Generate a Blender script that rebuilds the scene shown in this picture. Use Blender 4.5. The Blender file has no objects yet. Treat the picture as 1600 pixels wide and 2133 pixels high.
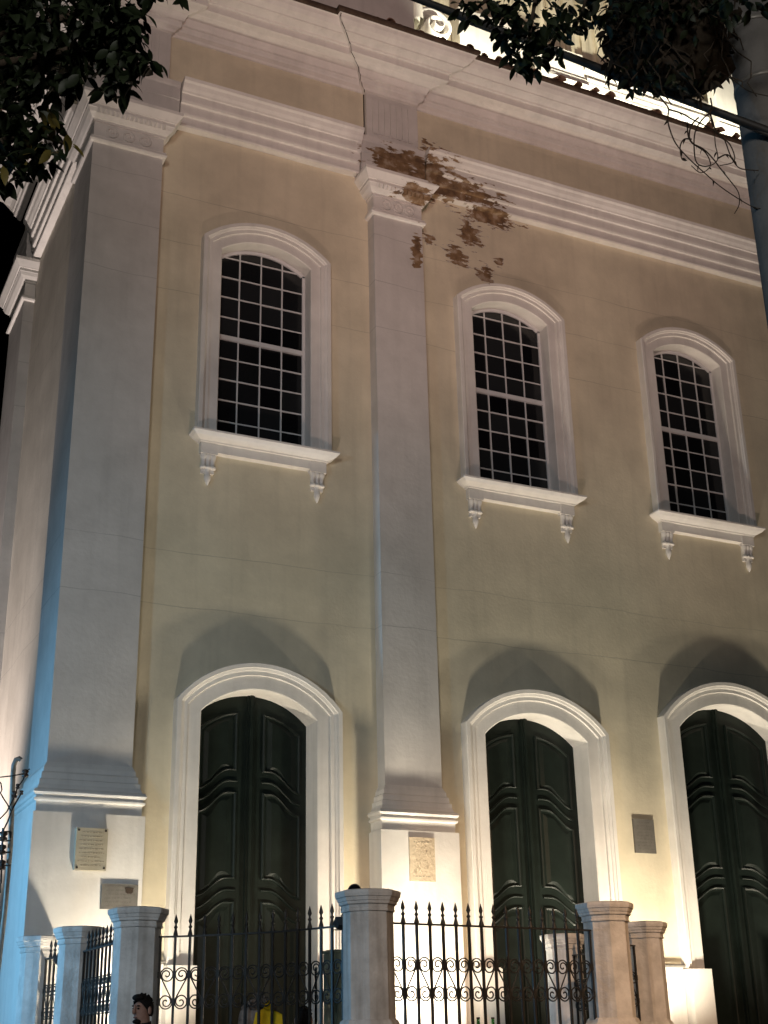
import bpy, bmesh, math, random
from math import sin, cos, pi, sqrt, radians, atan2
from mathutils import Vector, Matrix, noise

C = bpy.context.scene.collection
scene = bpy.context.scene

# ------------------------------------------------------------------ camera
CAM = Vector((-3.6314, -17.9026, 1.2))
RT = Vector((0.90176071, -0.43177593, -0.01992907))
UP = Vector((-0.14444475, -0.34448667, 0.92761234))
FW = Vector((0.40738598, 0.83360571, 0.37301231))
FPX = 2785.6
cd = bpy.data.cameras.new('camera'); cam = bpy.data.objects.new('camera', cd); C.objects.link(cam)
cd.sensor_fit = 'VERTICAL'; cd.sensor_height = 36.0; cd.sensor_width = 27.0
cd.lens = 36.0 * FPX / 2133.0
cd.clip_start = 0.05; cd.clip_end = 3000
mw = Matrix.Identity(4)
for i in range(3):
    mw[i][0], mw[i][1], mw[i][2], mw[i][3] = RT[i], UP[i], -FW[i], CAM[i]
cam.matrix_world = mw
scene.camera = cam

def at(u, v, d):
    """the point of the place that lies d metres away along the view depth, given its pixel in the photograph"""
    return CAM + (FW * FPX + RT * (u - 800) - UP * (v - 1066.5)) * (d / FPX)

# ------------------------------------------------------------------ world and light
w = bpy.data.worlds.new('World'); scene.world = w; w.use_nodes = True
nt = w.node_tree; bg = nt.nodes['Background']
sky = nt.nodes.new('ShaderNodeTexSky'); sky.sky_type = 'NISHITA'; sky.sun_disc = False
sky.sun_elevation = radians(-6.0); sky.sun_rotation = radians(120)
nt.links.new(sky.outputs[0], bg.inputs[0]); bg.inputs[1].default_value = 0.05
vs = scene.view_settings
vs.view_transform = 'Standard'; vs.look = 'None'; vs.gamma = 1.0; vs.use_curve_mapping = False; vs.exposure = 0.0

def spot(name, loc, target, energy, color, size_deg, blend=0.6, radius=0.1):
    d = bpy.data.lights.new(name, 'SPOT'); d.energy = energy; d.color = color
    d.spot_size = radians(size_deg); d.spot_blend = blend; d.shadow_soft_size = radius
    o = bpy.data.objects.new(name, d); C.objects.link(o); o.location = loc
    o.rotation_euler = (Vector(target) - Vector(loc)).to_track_quat('-Z', 'Y').to_euler()
    return o

WARM = (1.0, 0.88, 0.68); AMBER = (1.0, 0.60, 0.32); BLUE = (0.21, 0.60, 1.0)
NEAR_X = (1.1, 5.2, 9.15, 14.0)
for x, e in zip(NEAR_X, (640, 1180, 1280, 1280)):   # floodlights on the terrace, close under the facade
    spot('floodlight_beam', (x, -1.38, 1.1), (x, -0.3, 7.0), e, WARM, 150, 1.0, 0.14)
FAR = [((1.75, -5.75, 2.3), (4.2, 0, 16.5), 760), ((5.0, -5.3, 2.1), (8.5, 0, 16.5), 800), ((9.5, -6.0, 1.6), (13.0, 0, 16.5), 800)]
for loc, tgt, e in FAR:                        # floodlights on the fence, aimed at the upper storey
    spot('floodlight_beam', loc, tgt, e, (1.0, 0.70, 0.58), 50, 1.0, 0.12)
ROOF = [((7.4, -0.45, 18.45), (8.2, 0.9, 20.5), 620), ((10.3, -0.45, 18.45), (11.0, 0.9, 20.5), 620), ((13.4, -0.45, 18.45), (13.9, 0.9, 20.5), 620)]
for loc, tgt, e in ROOF:                       # floodlights on top of the cornice
    spot('floodlight_beam', loc, tgt, e, (1.0, 0.93, 0.74), 140, 0.7, 0.06)
SIDE = [((-1.5, 4.9, 0.6), (0.15, 4.6, 5.6), 7200)]
for loc, tgt, e in SIDE:                       # floodlight under the side wall
    spot('floodlight_beam', loc, tgt, e, (1.0, 0.85, 0.78), 52, 1.0, 0.1)
spot('floodlight_beam', (-3.0, -27.0, 9.0), (7.0, 0.0, 17.6), 7600, (1.0, 0.62, 0.53), 34, 1.0, 1.3)        # mast across the square
spot('street_and_fill_beam', (-5.0, -0.45, 2.6), (0.0, -2.0, 3.4), 980, BLUE, 112, 0.9, 0.12)
spot('street_and_fill_beam', (-12.0, -13.0, 5.5), (0.0, -0.5, 4.0), 1700, (0.42, 0.72, 1.0), 60, 0.9, 0.6)  # weak blue fill, added to tint the shadows on the facade
spot('street_and_fill_beam', (-6.5, -9.0, 3.6), (1.7, -12.4, 6.4), 330, BLUE, 34, 0.9, 0.2)  # added cold fill that turns the left of the pole blue
spot('street_and_fill_beam', (4.5, -21.0, 10.0), (6.6, -5.0, 1.4), 8200, AMBER, 36, 0.9, 0.25)
spot('street_and_fill_beam', (3.6, -19.2, 3.4), (1.95, -12.4, 6.1), 240, AMBER, 24, 0.9, 0.2)  # added narrow warm fill, aimed only at the pole
spot('street_and_fill_beam', (-9.0, -25.0, 8.0), (7.0, 0.0, 6.0), 4000, (1.0, 0.95, 0.88), 110, 0.9, 1.6)  # added soft fill light, standing in for several street lamps

# ------------------------------------------------------------------ materials
def nodes(m): return m.node_tree.nodes, m.node_tree.links

def mat(name, col, rough=0.7, var=0.18, scale=3.0, bump=0.15, bscale=60.0, spec=0.3, metal=0.0, streak=0.0, peel=False, cracks=False, stain=None):
    m = bpy.data.materials.new(name); m.use_nodes = True
    N, L = nodes(m); b = N['Principled BSDF']
    b.inputs['Roughness'].default_value = rough; b.inputs['Metallic'].default_value = metal
    b.inputs['Specular IOR Level'].default_value = spec
    g = N.new('ShaderNodeNewGeometry')
    nz = N.new('ShaderNodeTexNoise'); nz.inputs['Scale'].default_value = scale; nz.inputs['Detail'].default_value = 7; nz.inputs['Roughness'].default_value = 0.6
    L.new(g.outputs['Position'], nz.inputs['Vector'])
    r = N.new('ShaderNodeValToRGB')
    r.color_ramp.elements[0].position = 0.3; r.color_ramp.elements[1].position = 0.7
    r.color_ramp.elements[0].color = (*[c * (1 - var) for c in col], 1)
    r.color_ramp.elements[1].color = (*[min(1, c * (1 + var * 0.4)) for c in col], 1)
    L.new(nz.outputs['Fac'], r.inputs['Fac']); out = r.outputs['Color']
    if cracks or peel:
        nl = N.new('ShaderNodeTexNoise'); nl.inputs['Scale'].default_value = 0.55; nl.inputs['Detail'].default_value = 9; nl.inputs['Roughness'].default_value = 0.68
        L.new(g.outputs['Position'], nl.inputs['Vector'])
        rl = N.new('ShaderNodeValToRGB'); rl.color_ramp.elements[0].position = 0.34; rl.color_ramp.elements[1].position = 0.60
        rl.color_ramp.elements[0].color = (0.72, 0.70, 0.67, 1); rl.color_ramp.elements[1].color = (1.03, 1.02, 1.0, 1)
        L.new(nl.outputs['Fac'], rl.inputs['Fac'])
        ml = N.new('ShaderNodeMix'); ml.data_type = 'RGBA'; ml.blend_type = 'MULTIPLY'; ml.inputs[0].default_value = 0.45
        L.new(out, ml.inputs[6]); L.new(rl.outputs['Color'], ml.inputs[7]); out = ml.outputs[2]
    if streak:
        mp = N.new('ShaderNodeMapping'); mp.inputs['Scale'].default_value = (5.0, 5.0, 0.35)
        L.new(g.outputs['Position'], mp.inputs['Vector'])
        n2 = N.new('ShaderNodeTexNoise'); n2.inputs['Scale'].default_value = 1.2; n2.inputs['Detail'].default_value = 6
        L.new(mp.outputs[0], n2.inputs['Vector'])
        r2 = N.new('ShaderNodeValToRGB'); r2.color_ramp.elements[0].position = 0.52; r2.color_ramp.elements[1].position = 0.78
        L.new(n2.outputs['Fac'], r2.inputs['Fac'])
        mu = N.new('ShaderNodeMath'); mu.operation = 'MULTIPLY'; mu.inputs[1].default_value = streak
        L.new(r2.outputs['Color'], mu.inputs[0])
        mx = N.new('ShaderNodeMix'); mx.data_type = 'RGBA'
        L.new(mu.outputs[0], mx.inputs[0]); L.new(out, mx.inputs[6])
        mx.inputs[7].default_value = (*(stain or [c * 0.35 for c in col]), 1); out = mx.outputs[2]
    if cracks:
        sp = N.new('ShaderNodeSeparateXYZ'); L.new(g.outputs['Position'], sp.inputs[0])
        n3 = N.new('ShaderNodeTexNoise'); n3.inputs['Scale'].default_value = 0.7; n3.inputs['Detail'].default_value = 4
        L.new(g.outputs['Position'], n3.inputs['Vector'])
        ad = N.new('ShaderNodeMath'); ad.operation = 'MULTIPLY_ADD'; ad.inputs[1].default_value = 0.16
        L.new(n3.outputs['Fac'], ad.inputs[0]); L.new(sp.outputs[2], ad.inputs[2])
        acc = None
        for zc in (14.32, 13.42, 12.52, 8.15, 7.3):
            s = N.new('ShaderNodeMath'); s.operation = 'SUBTRACT'; s.inputs[1].default_value = zc; L.new(ad.outputs[0], s.inputs[0])
            a = N.new('ShaderNodeMath'); a.operation = 'ABSOLUTE'; L.new(s.outputs[0], a.inputs[0])
            lt = N.new('ShaderNodeMath'); lt.operation = 'LESS_THAN'; lt.inputs[1].default_value = 0.007; L.new(a.outputs[0], lt.inputs[0])
            if acc is None: acc = lt.outputs[0]
            else:
                q = N.new('ShaderNodeMath'); q.operation = 'MAXIMUM'; L.new(acc, q.inputs[0]); L.new(lt.outputs[0], q.inputs[1]); acc = q.outputs[0]
        n4 = N.new('ShaderNodeTexNoise'); n4.inputs['Scale'].default_value = 0.8; L.new(g.outputs['Position'], n4.inputs['Vector'])
        q = N.new('ShaderNodeMath'); q.operation = 'MULTIPLY'; L.new(acc, q.inputs[0]); L.new(n4.outputs['Fac'], q.inputs[1])
        mx = N.new('ShaderNodeMix'); mx.data_type = 'RGBA'; L.new(q.outputs[0], mx.inputs[0]); L.new(out, mx.inputs[6])
        mx.inputs[7].default_value = (*[c * 0.55 for c in col], 1); out = mx.outputs[2]
    if peel:
        E_ = [((5.45, -0.2, 15.95), (0.75, 0.7, 0.42)), ((6.15, -0.25, 15.85), (0.75, 0.8, 0.5)), ((6.9, -0.3, 15.72), (0.85, 0.7, 0.36)), ((7.0, 0, 14.95), (0.30, 0.6, 0.36)),
              ((6.68, 0, 14.42), (0.28, 0.6, 0.26)), ((7.56, 0, 14.5), (0.13, 0.5, 0.13)), ((7.25, 0, 14.2), (0.22, 0.5, 0.24)), ((6.12, -0.05, 14.62), (0.17, 0.5, 0.15)),
              ((5.74, -0.25, 14.1), (0.13, 0.3, 0.5)), ((7.4, -0.05, 15.42), (0.75, 0.4, 0.22)), ((6.3, 0, 16.55), (0.5, 0.5, 0.22)), ((8.6, 0, 16.42), (0.5, 0.4, 0.08)), ((5.7, -0.4, 15.2), (0.5, 0.3, 0.2))]
        acc = None
        for c_, r_ in E_:
            v1 = N.new('ShaderNodeVectorMath'); v1.operation = 'SUBTRACT'; v1.inputs[1].default_value = c_; L.new(g.outputs['Position'], v1.inputs[0])
            v2 = N.new('ShaderNodeVectorMath'); v2.operation = 'DIVIDE'; v2.inputs[1].default_value = r_; L.new(v1.outputs[0], v2.inputs[0])
            v3 = N.new('ShaderNodeVectorMath'); v3.operation = 'LENGTH'; L.new(v2.outputs[0], v3.inputs[0])
            if acc is None: acc = v3.outputs['Value']
            else:
                q = N.new('ShaderNodeMath'); q.operation = 'MINIMUM'; L.new(acc, q.inputs[0]); L.new(v3.outputs['Value'], q.inputs[1]); acc = q.outputs[0]
        mp = N.new('ShaderNodeMapping'); mp.inputs['Scale'].default_value = (0.85, 0.85, 2.6); L.new(g.outputs['Position'], mp.inputs['Vector'])
        n5 = N.new('ShaderNodeTexNoise'); n5.inputs['Scale'].default_value = 4.2; n5.inputs['Detail'].default_value = 5; n5.inputs['Roughness'].default_value = 0.62
        L.new(mp.outputs[0], n5.inputs['Vector'])
        q = N.new('ShaderNodeMath'); q.operation = 'MULTIPLY_ADD'; q.inputs[1].default_value = 3.4; L.new(n5.outputs['Fac'], q.inputs[0]); L.new(acc, q.inputs[2])
        lt = N.new('ShaderNodeMath'); lt.operation = 'LESS_THAN'; lt.inputs[1].default_value = 2.36; L.new(q.outputs[0], lt.inputs[0])
        r5 = N.new('ShaderNodeValToRGB'); r5.color_ramp.elements[0].position = 0.36; r5.color_ramp.elements[0].color = (0.13, 0.080, 0.048, 1); r5.color_ramp.elements[1].position = 0.66; r5.color_ramp.elements[1].color = (0.40, 0.32, 0.24, 1)
        e5 = r5.color_ramp.elements.new(0.52); e5.color = (0.24, 0.150, 0.080, 1)
        n6 = N.new('ShaderNodeTexNoise'); n6.inputs['Scale'].default_value = 5.5; n6.inputs['Detail'].default_value = 7; L.new(g.outputs['Position'], n6.inputs['Vector'])
        L.new(n6.outputs['Fac'], r5.inputs['Fac'])
        rim = N.new('ShaderNodeMath'); rim.operation = 'LESS_THAN'; rim.inputs[1].default_value = 2.46; L.new(q.outputs[0], rim.inputs[0])
        mr = N.new('ShaderNodeMix'); mr.data_type = 'RGBA'; L.new(rim.outputs[0], mr.inputs[0]); L.new(out, mr.inputs[6]); mr.inputs[7].default_value = (0.50, 0.46, 0.41, 1); out = mr.outputs[2]
        peel_h = lt.outputs[0]
        mx = N.new('ShaderNodeMix'); mx.data_type = 'RGBA'; L.new(lt.outputs[0], mx.inputs[0]); L.new(out, mx.inputs[6]); L.new(r5.outputs['Color'], mx.inputs[7]); out = mx.outputs[2]
    L.new(out, b.inputs['Base Color'])
    if bump:
        ph = peel_h if peel else None
        nb = N.new('ShaderNodeTexNoise'); nb.inputs['Scale'].default_value = bscale; nb.inputs['Detail'].default_value = 4
        L.new(g.outputs['Position'], nb.inputs['Vector'])
        bp = N.new('ShaderNodeBump'); bp.inputs['Strength'].default_value = bump; bp.inputs['Distance'].default_value = 0.01
        hsock = nb.outputs['Fac']
        if ph is not None:
            hm_ = N.new('ShaderNodeMath'); hm_.operation = 'MULTIPLY_ADD'; hm_.inputs[1].default_value = -4.0
            L.new(ph, hm_.inputs[0]); L.new(nb.outputs['Fac'], hm_.inputs[2]); hsock = hm_.outputs[0]
        L.new(hsock, bp.inputs['Height']); L.new(bp.outputs[0], b.inputs['Normal'])
    return m

M = {}
M['cream'] = mat('cream_wall_paint', (0.70, 0.635, 0.49), 0.75, 0.14, 1.3, 0.28, 18, 0.2, streak=0.16, peel=True, cracks=True)
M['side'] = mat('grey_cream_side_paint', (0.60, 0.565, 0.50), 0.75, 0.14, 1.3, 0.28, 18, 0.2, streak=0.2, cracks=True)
M['white'] = mat('white_lime_paint', (0.77, 0.745, 0.715), 0.7, 0.10, 2.0, 0.25, 20, 0.25, streak=0.18, peel=True)
M['pilaster'] = mat('white_pilaster_paint', (0.63, 0.605, 0.585), 0.72, 0.12, 1.6, 0.3, 16, 0.2, streak=0.16, peel=True, cracks=True)
M['attic'] = mat('rain_streaked_plaster', (0.72, 0.66, 0.50), 0.8, 0.2, 2.0, 0.25, 20, 0.2, streak=0.75, stain=(0.16, 0.13, 0.09))
M['attic_white'] = mat('white_attic_paint', (0.76, 0.74, 0.68), 0.8, 0.15, 2.0, 0.2, 20, 0.2, streak=0.25)
M['door'] = mat('dark_green_door_paint', (0.012, 0.018, 0.015), 0.42, 0.3, 5.0, 0.12, 50, 0.2)
M['sash'] = mat('white_sash_paint', (0.66, 0.66, 0.66), 0.6, 0.08, 4, 0, 10, 0.3)
M['iron'] = mat('black_iron', (0.018, 0.016, 0.014), 0.5, 0.3, 20, 0.2, 120, 0.4)
M['post'] = mat('stained_post_plaster', (0.66, 0.63, 0.60), 0.85, 0.34, 3.4, 0.7, 34, 0.2, streak=0.75, stain=(0.15, 0.105, 0.07))
M['bronze'] = mat('grey_plaque_stone', (0.15, 0.14, 0.125), 0.6, 0.2, 12, 0.2, 60, 0.3)
M['marble'] = mat('pale_plaque_stone', (0.44, 0.40, 0.31), 0.5, 0.12, 8, 0.1, 60, 0.3)
M['sand'] = mat('carved_sandstone', (0.58, 0.48, 0.35), 0.85, 0.2, 14, 0.9, 26, 0.2)
M['letter'] = mat('faded_plaque_lettering', (0.14, 0.13, 0.115), 0.7, 0.2, 12, 0, 10, 0.2)
M['letter_pale'] = mat('worn_plaque_lettering', (0.34, 0.305, 0.235), 0.7, 0.2, 12, 0, 10, 0.2)
M['hole'] = mat('dark_chipped_stone', (0.06, 0.045, 0.035), 0.9, 0.3, 30, 0.6, 60, 0.1)
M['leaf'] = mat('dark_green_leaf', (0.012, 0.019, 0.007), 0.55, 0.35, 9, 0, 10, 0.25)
M['leafy'] = mat('yellow_lit_leaf', (0.14, 0.11, 0.025), 0.5, 0.4, 9, 0, 10, 0.35)  # warm light on the lower leaves, put into their colour
M['dryleaf'] = mat('dry_brown_leaf', (0.030, 0.023, 0.016), 0.8, 0.5, 7, 0.4, 40, 0.1)
M['bark'] = mat('dark_bark', (0.05, 0.038, 0.028), 0.9, 0.4, 14, 0.6, 40, 0.1)
M['cable'] = mat('black_cable_sheath', (0.022, 0.020, 0.018), 0.6, 0.3, 14, 0.2, 50, 0.3)
M['pole'] = mat('weathered_concrete', (0.13, 0.125, 0.12), 0.85, 0.25, 4, 0.5, 40, 0.2, streak=0.3)
M['tile'] = mat('clay_roof_tile', (0.22, 0.13, 0.09), 0.9, 0.35, 8, 0.5, 40, 0.1)
M['lip'] = mat('dark_cornice_edge', (0.085, 0.06, 0.045), 0.9, 0.4, 6, 0.5, 40, 0.1)  # dark brown tile edge along the top of the cornice
M['paving'] = mat('stone_paving', (0.22, 0.20, 0.18), 0.85, 0.25, 2, 0.5, 30, 0.2)
M['road'] = mat('asphalt', (0.05, 0.05, 0.052), 0.9, 0.25, 4, 0.6, 80, 0.2)
M['skin'] = mat('skin', (0.33, 0.19, 0.145), 0.75, 0.2, 30, 0.25, 90, 0.2)
M['hair'] = mat('black_hair', (0.012, 0.009, 0.008), 0.85, 0.3, 30, 0.6, 120, 0.15)
M['shirt'] = mat('dark_teal_shirt', (0.02, 0.055, 0.055), 0.85, 0.2, 20, 0.3, 90, 0.1)
M['darkcloth'] = mat('dark_cloth', (0.025, 0.025, 0.03), 0.85, 0.2, 20, 0.3, 90, 0.1)
M['bag'] = mat('mottled_grey_canvas', (0.26, 0.22, 0.20), 0.9, 0.6, 11, 0.4, 60, 0.1)
M['yellow'] = mat('yellow_cloth', (0.62, 0.42, 0.02), 0.8, 0.15, 8, 0.2, 60, 0.1)
M['conduit'] = mat('galvanised_conduit', (0.24, 0.23, 0.21), 0.55, 0.25, 14, 0.2, 60, 0.4, 0.4)
M['porcelain'] = mat('brown_porcelain', (0.05, 0.03, 0.022), 0.35, 0.2, 14, 0, 60, 0.5)
M['housing'] = mat('black_lamp_housing', (0.02, 0.02, 0.022), 0.35, 0.2, 14, 0.1, 60, 0.5)
M['glossblack'] = mat('glossy_black_dome', (0.008, 0.009, 0.012), 0.08, 0.1, 14, 0, 60, 0.6)

def glass(name, col, rough, trans):
    m = bpy.data.materials.new(name); m.use_nodes = True
    b = m.node_tree.nodes['Principled BSDF']; b.inputs['Base Color'].default_value = (*col, 1)
    b.inputs['Roughness'].default_value = rough; b.inputs['Transmission Weight'].default_value = trans
    b.inputs['IOR'].default_value = 1.45
    return m
M['pane'] = glass('dark_window_glass', (0.006, 0.006, 0.007), 0.07, 0.0)
N_, L_n = nodes(M['pane']); oi_ = N_.new('ShaderNodeObjectInfo'); rp = N_.new('ShaderNodeValToRGB')
rp.color_ramp.elements[0].color = (0.004, 0.004, 0.005, 1); rp.color_ramp.elements[1].color = (0.022, 0.024, 0.026, 1)
L_n.new(oi_.outputs['Random'], rp.inputs['Fac']); L_n.new(rp.outputs['Color'], N_['Principled BSDF'].inputs['Base Color'])
mr_ = N_.new('ShaderNodeMapRange'); mr_.inputs[3].default_value = 0.04; mr_.inputs[4].default_value = 0.22
L_n.new(oi_.outputs['Random'], mr_.inputs[0]); L_n.new(mr_.outputs[0], N_['Principled BSDF'].inputs['Roughness'])
M['bottle'] = glass('green_bottle_glass', (0.10, 0.55, 0.12), 0.05, 0.9)
def emit(name, col, s):
    m = bpy.data.materials.new(name); m.use_nodes = True
    b = m.node_tree.nodes['Principled BSDF']; b.inputs['Base Color'].default_value = (0.8, 0.8, 0.8, 1)
    b.inputs['Emission Color'].default_value = (*col, 1); b.inputs['Emission Strength'].default_value = s
    return m
M['lamp_warm'] = emit('lit_lamp_glass_warm', WARM, 8); M['lamp_blue'] = emit('lit_lamp_glass_blue', BLUE, 8); M['lamp_amber'] = emit('lit_lamp_glass_amber', AMBER, 8)

# ------------------------------------------------------------------ mesh helpers
class MB:
    def __init__(s): s.v = []; s.f = []; s.sm = []
    def add(s, vs_, fs, smooth=False):
        o = len(s.v); s.v += [tuple(p) for p in vs_]
        for f in fs: s.f.append(tuple(i + o for i in f)); s.sm.append(smooth)
    def box(s, x0, x1, y0, y1, z0, z1):
        s.add([(x0, y0, z0), (x1, y0, z0), (x1, y1, z0), (x0, y1, z0), (x0, y0, z1), (x1, y0, z1), (x1, y1, z1), (x0, y1, z1)],
              [(0, 3, 2, 1), (4, 5, 6, 7), (0, 1, 5, 4), (1, 2, 6, 5), (2, 3, 7, 6), (3, 0, 4, 7)])
    def grid(s, rows, smooth=False, close=False):
        """rows: list of equally long rings/lines of points"""
        n = len(rows[0]); vs_ = [p for r in rows for p in r]; fs = []
        for i in range(len(rows) - 1):
            for j in range(n if close else n - 1):
                k = (j + 1) % n
                fs.append((i * n + j, i * n + k, (i + 1) * n + k, (i + 1) * n + j))
        s.add(vs_, fs, smooth)
    def cap(s, ring, smooth=False): s.add(ring, [tuple(range(len(ring)))], smooth)
    def lathe(s, c, prof, n=16, smooth=True, rot=0.0, caps=True, half=None):
        """prof: (radius, z) from low to high"""
        rows = []
        a0, a1 = (0, 2 * pi) if half is None else half
        for r, z in prof:
            rows.append([(c[0] + r * cos(rot + a0 + (a1 - a0) * k / n), c[1] + r * sin(rot + a0 + (a1 - a0) * k / n), c[2] + z) for k in range(n if half is None else n + 1)])
        s.grid(rows, smooth, half is None)
        if caps and half is None:
            s.cap(list(reversed(rows[0]))); s.cap(rows[-1])
    def tube(s, pts, r, n=6, smooth=True, caps=True):
        pts = [Vector(p) for p in pts]; m = len(pts)
        rs = r if isinstance(r, (list, tuple)) else [r] * m
        t0 = (pts[1] - pts[0]).normalized()
        ref = Vector((0, 0, 1)) if abs(t0.z) < 0.9 else Vector((1, 0, 0))
        u = t0.cross(ref).normalized(); rows = []
        for i, p in enumerate(pts):
            t = (pts[min(i + 1, m - 1)] - pts[max(i - 1, 0)])
            if t.length < 1e-9: t = t0.copy()
            t.normalize(); u = (u - t * u.dot(t))
            if u.length < 1e-6: u = t.orthogonal()
            u.normalize(); w_ = t.cross(u)
            rows.append([p + (u * cos(2 * pi * k / n) + w_ * sin(2 * pi * k / n)) * rs[i] for k in range(n)])
        s.grid(rows, smooth, True)
        if caps: s.cap(list(reversed(rows[0]))); s.cap(rows[-1])
    def mesh(s, name):
        me = bpy.data.meshes.new(name); me.from_pydata(s.v, [], s.f)
        for p, q in zip(me.polygons, s.sm): p.use_smooth = q
        me.update(); return me
    def build(s, name, m, parent=None):
        me = s.mesh(name); me.materials.append(m)
        return link(name, me, parent)

def link(name, me, parent=None, loc=None):
    o = bpy.data.objects.new(name, me); C.objects.link(o)
    if parent is not None: o.parent = parent
    if loc is not None: o.location = loc
    return o
def tag(o, label, cat, group=None, kind=None):
    if label: o['label'] = label
    if cat: o['category'] = cat
    if group: o['group'] = group
    if kind: o['kind'] = kind
    return o
def thing(name, loc, label, cat, group=None, rz=0.0):
    o = bpy.data.objects.new(name, None); C.objects.link(o); o.location = loc; o.rotation_euler = (0, 0, rz); o.empty_display_size = 0.2
    return tag(o, label, cat, group)

def boxmould(mb, x0, x1, d, prof, yb=0.0, left_open=False):
    """moulding wrapped round a pier [x0,x1] that stands d proud of the plane yb: prof = (offset, z) low to high"""
    rows = []
    for o, z in prof:
        rows.append([(x0 - o, yb, z), (x0 - o, yb - d - o, z), (x1 + o, yb - d - o, z), (x1 + o, yb, z)])
    mb.grid(rows)
    mb.cap(list(reversed(rows[0]))); mb.cap(rows[-1])

def offset_path(path, o):
    """offsets an open plan path (right-hand side when walking along it) with mitred corners"""
    out = []; n = len(path)
    for i in range(n):
        def nrm(a, b):
            t = (Vector(b) - Vector(a)).normalized(); return Vector((t.y, -t.x))
        if i == 0: q = Vector(path[0]) + nrm(path[0], path[1]) * o
        elif i == n - 1: q = Vector(path[-1]) + nrm(path[-2], path[-1]) * o
        else:
            a = nrm(path[i - 1], path[i]); b = nrm(path[i], path[i + 1])
            q = Vector(path[i]) + (a + b) * (o / (1 + a.dot(b)))
        out.append(q)
    return out
def sweep(mb, path, prof, caps=True):
    fine = [path[0]]; keep = []
    for a, b in zip(path, path[1:]):
        L_ = (Vector(b) - Vector(a)).length; k_ = max(1, int(L_ / 0.45))
        fine += [tuple(Vector(a).lerp(Vector(b), i / k_)) for i in range(1, k_ + 1)]
    def wob(p, z, s): return 0.008 * noise.noise(Vector((p[0] * 0.9 + s, p[1] * 0.9, z * 1.7)))
    rows = [[(p.x, p.y, z + wob(f, z, 0.0)) for p, f in zip(offset_path(fine, o + 0.0), fine)] for o, z in prof]
    mb.grid(rows)
    if caps:
        mb.cap([r[0] for r in rows]); mb.cap([r[-1] for r in reversed(rows)])

# ================================================================== ground
mb = MB(); mb.add([(-400, -400, 0), (400, -400, 0), (400, 400, 0), (-400, 400, 0)], [(0, 1, 2, 3)])
tag(mb.build('street', M['road']), None, None, kind='structure')
mb = MB(); mb.box(-2.2, 24, -8.6, -3.0, 0.0, 0.13); mb.box(-2.2, -0.2, -3.0, 7.5, 0.0, 0.131)
tag(mb.build('pavement', M['paving']), None, None, kind='structure')
# terrace inside the fence
FENCE = {}
def flat(u, v, d): p = at(u, v, d); return Vector((p.x, p.y))
FENCE['pm'] = flat(86, 1967, 16.35); FENCE['p0'] = flat(168, 1935, 15.3); FENCE['p1'] = flat(289, 1893, 13.46); FENCE['p2'] = flat(766, 1857, 12.4)
FENCE['p3'] = flat(1258, 1878, 13.9); FENCE['p4'] = flat(1337, 1921, 16.2); FENCE['p5'] = flat(1172, 1945, 17.7)
def bend(a, b, s, n=14):
    """curve from a to b bulging by s to the right"""
    a = Vector(a); b = Vector(b); t = b - a; nn = Vector((t.y, -t.x)).normalized()
    return [a + t * (k / n) + nn * (s * 4 * (k / n) * (1 - k / n)) for k in range(n + 1)]
PANELS = [('pm', 'p0', 0.0), ('p0', 'p1', 0.0), ('p1', 'p2', -0.34), ('p2', 'p3', 0.0), ('p3', 'p4', -0.3), ('p4', 'p5', 0.0)]
ring = []
for a, b, s in PANELS: ring += bend(FENCE[a], FENCE[b], s)[:-1]
ring.append(FENCE['p5'])
poly = [(p.x, p.y) for p in ring] + [(FENCE['p5'].x, -0.02), (FENCE['pm'].x, -0.02)]
mb = MB(); mb.cap([(x, y, 0.75) for x, y in poly])
tag(mb.build('forecourt', M['paving']), None, None, kind='structure')
mb = MB()
for k in range(5): mb.box(FENCE['p5'].x + 0.25, 17.5, -3.6 + 0.32 * k, -0.02, 0.13 + 0.001 + 0.13 * k, 0.13 + 0.13 * (k + 1))
tag(mb.build('church_steps', M['paving']), None, None, kind='structure')

# ================================================================== church
church = thing('church', (0, 0, 0), 'large floodlit cream church with white pilasters, arched windows and dark green doors', 'church')
FLOOR = 0.74

class Arch:
    def __init__(s, xc, w, z0, spring, apex):
        s.xc, s.w, s.z0, s.sp, s.ap = xc, w, z0, spring, apex
        h = apex - spring; s.R = (w * w / 4 + h * h) / (2 * h); s.zc = apex - s.R
    def top(s, x, o=0.0):
        dx = min(abs(x - s.xc), s.w / 2 + o); return s.zc + sqrt((s.R + o) ** 2 - dx * dx)
    def path(s, o=0.0, n=20, z0=None):
        z0 = s.z0 if z0 is None else z0; hw = s.w / 2 + o
        a = math.asin(min(1, hw / (s.R + o)))
        pts = [(s.xc - hw, z0)]
        pts += [(s.xc + (s.R + o) * sin(-a + 2 * a * k / n), s.zc + (s.R + o) * cos(-a + 2 * a * k / n)) for k in range(n + 1)]
        pts.append((s.xc + hw, z0)); return pts

D1 = Arch(3.02, 1.77, FLOOR, 5.69, 6.07); D2 = Arch(7.68, 1.88, FLOOR, 5.72, 6.11); D3 = Arch(11.6, 2.18, FLOOR, 6.13, 6.60); D4 = Arch(15.52, 1.88, FLOOR, 5.72, 6.11)
W1 = Arch(3.03, 1.56, 10.0, 13.36, 13.63); W2 = Arch(7.68, 1.56, 10.0, 13.36, 13.63); W3 = Arch(11.6, 1.56, 10.0, 13.36, 13.63); W4 = Arch(15.52, 1.56, 10.0, 13.36, 13.63)

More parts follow.
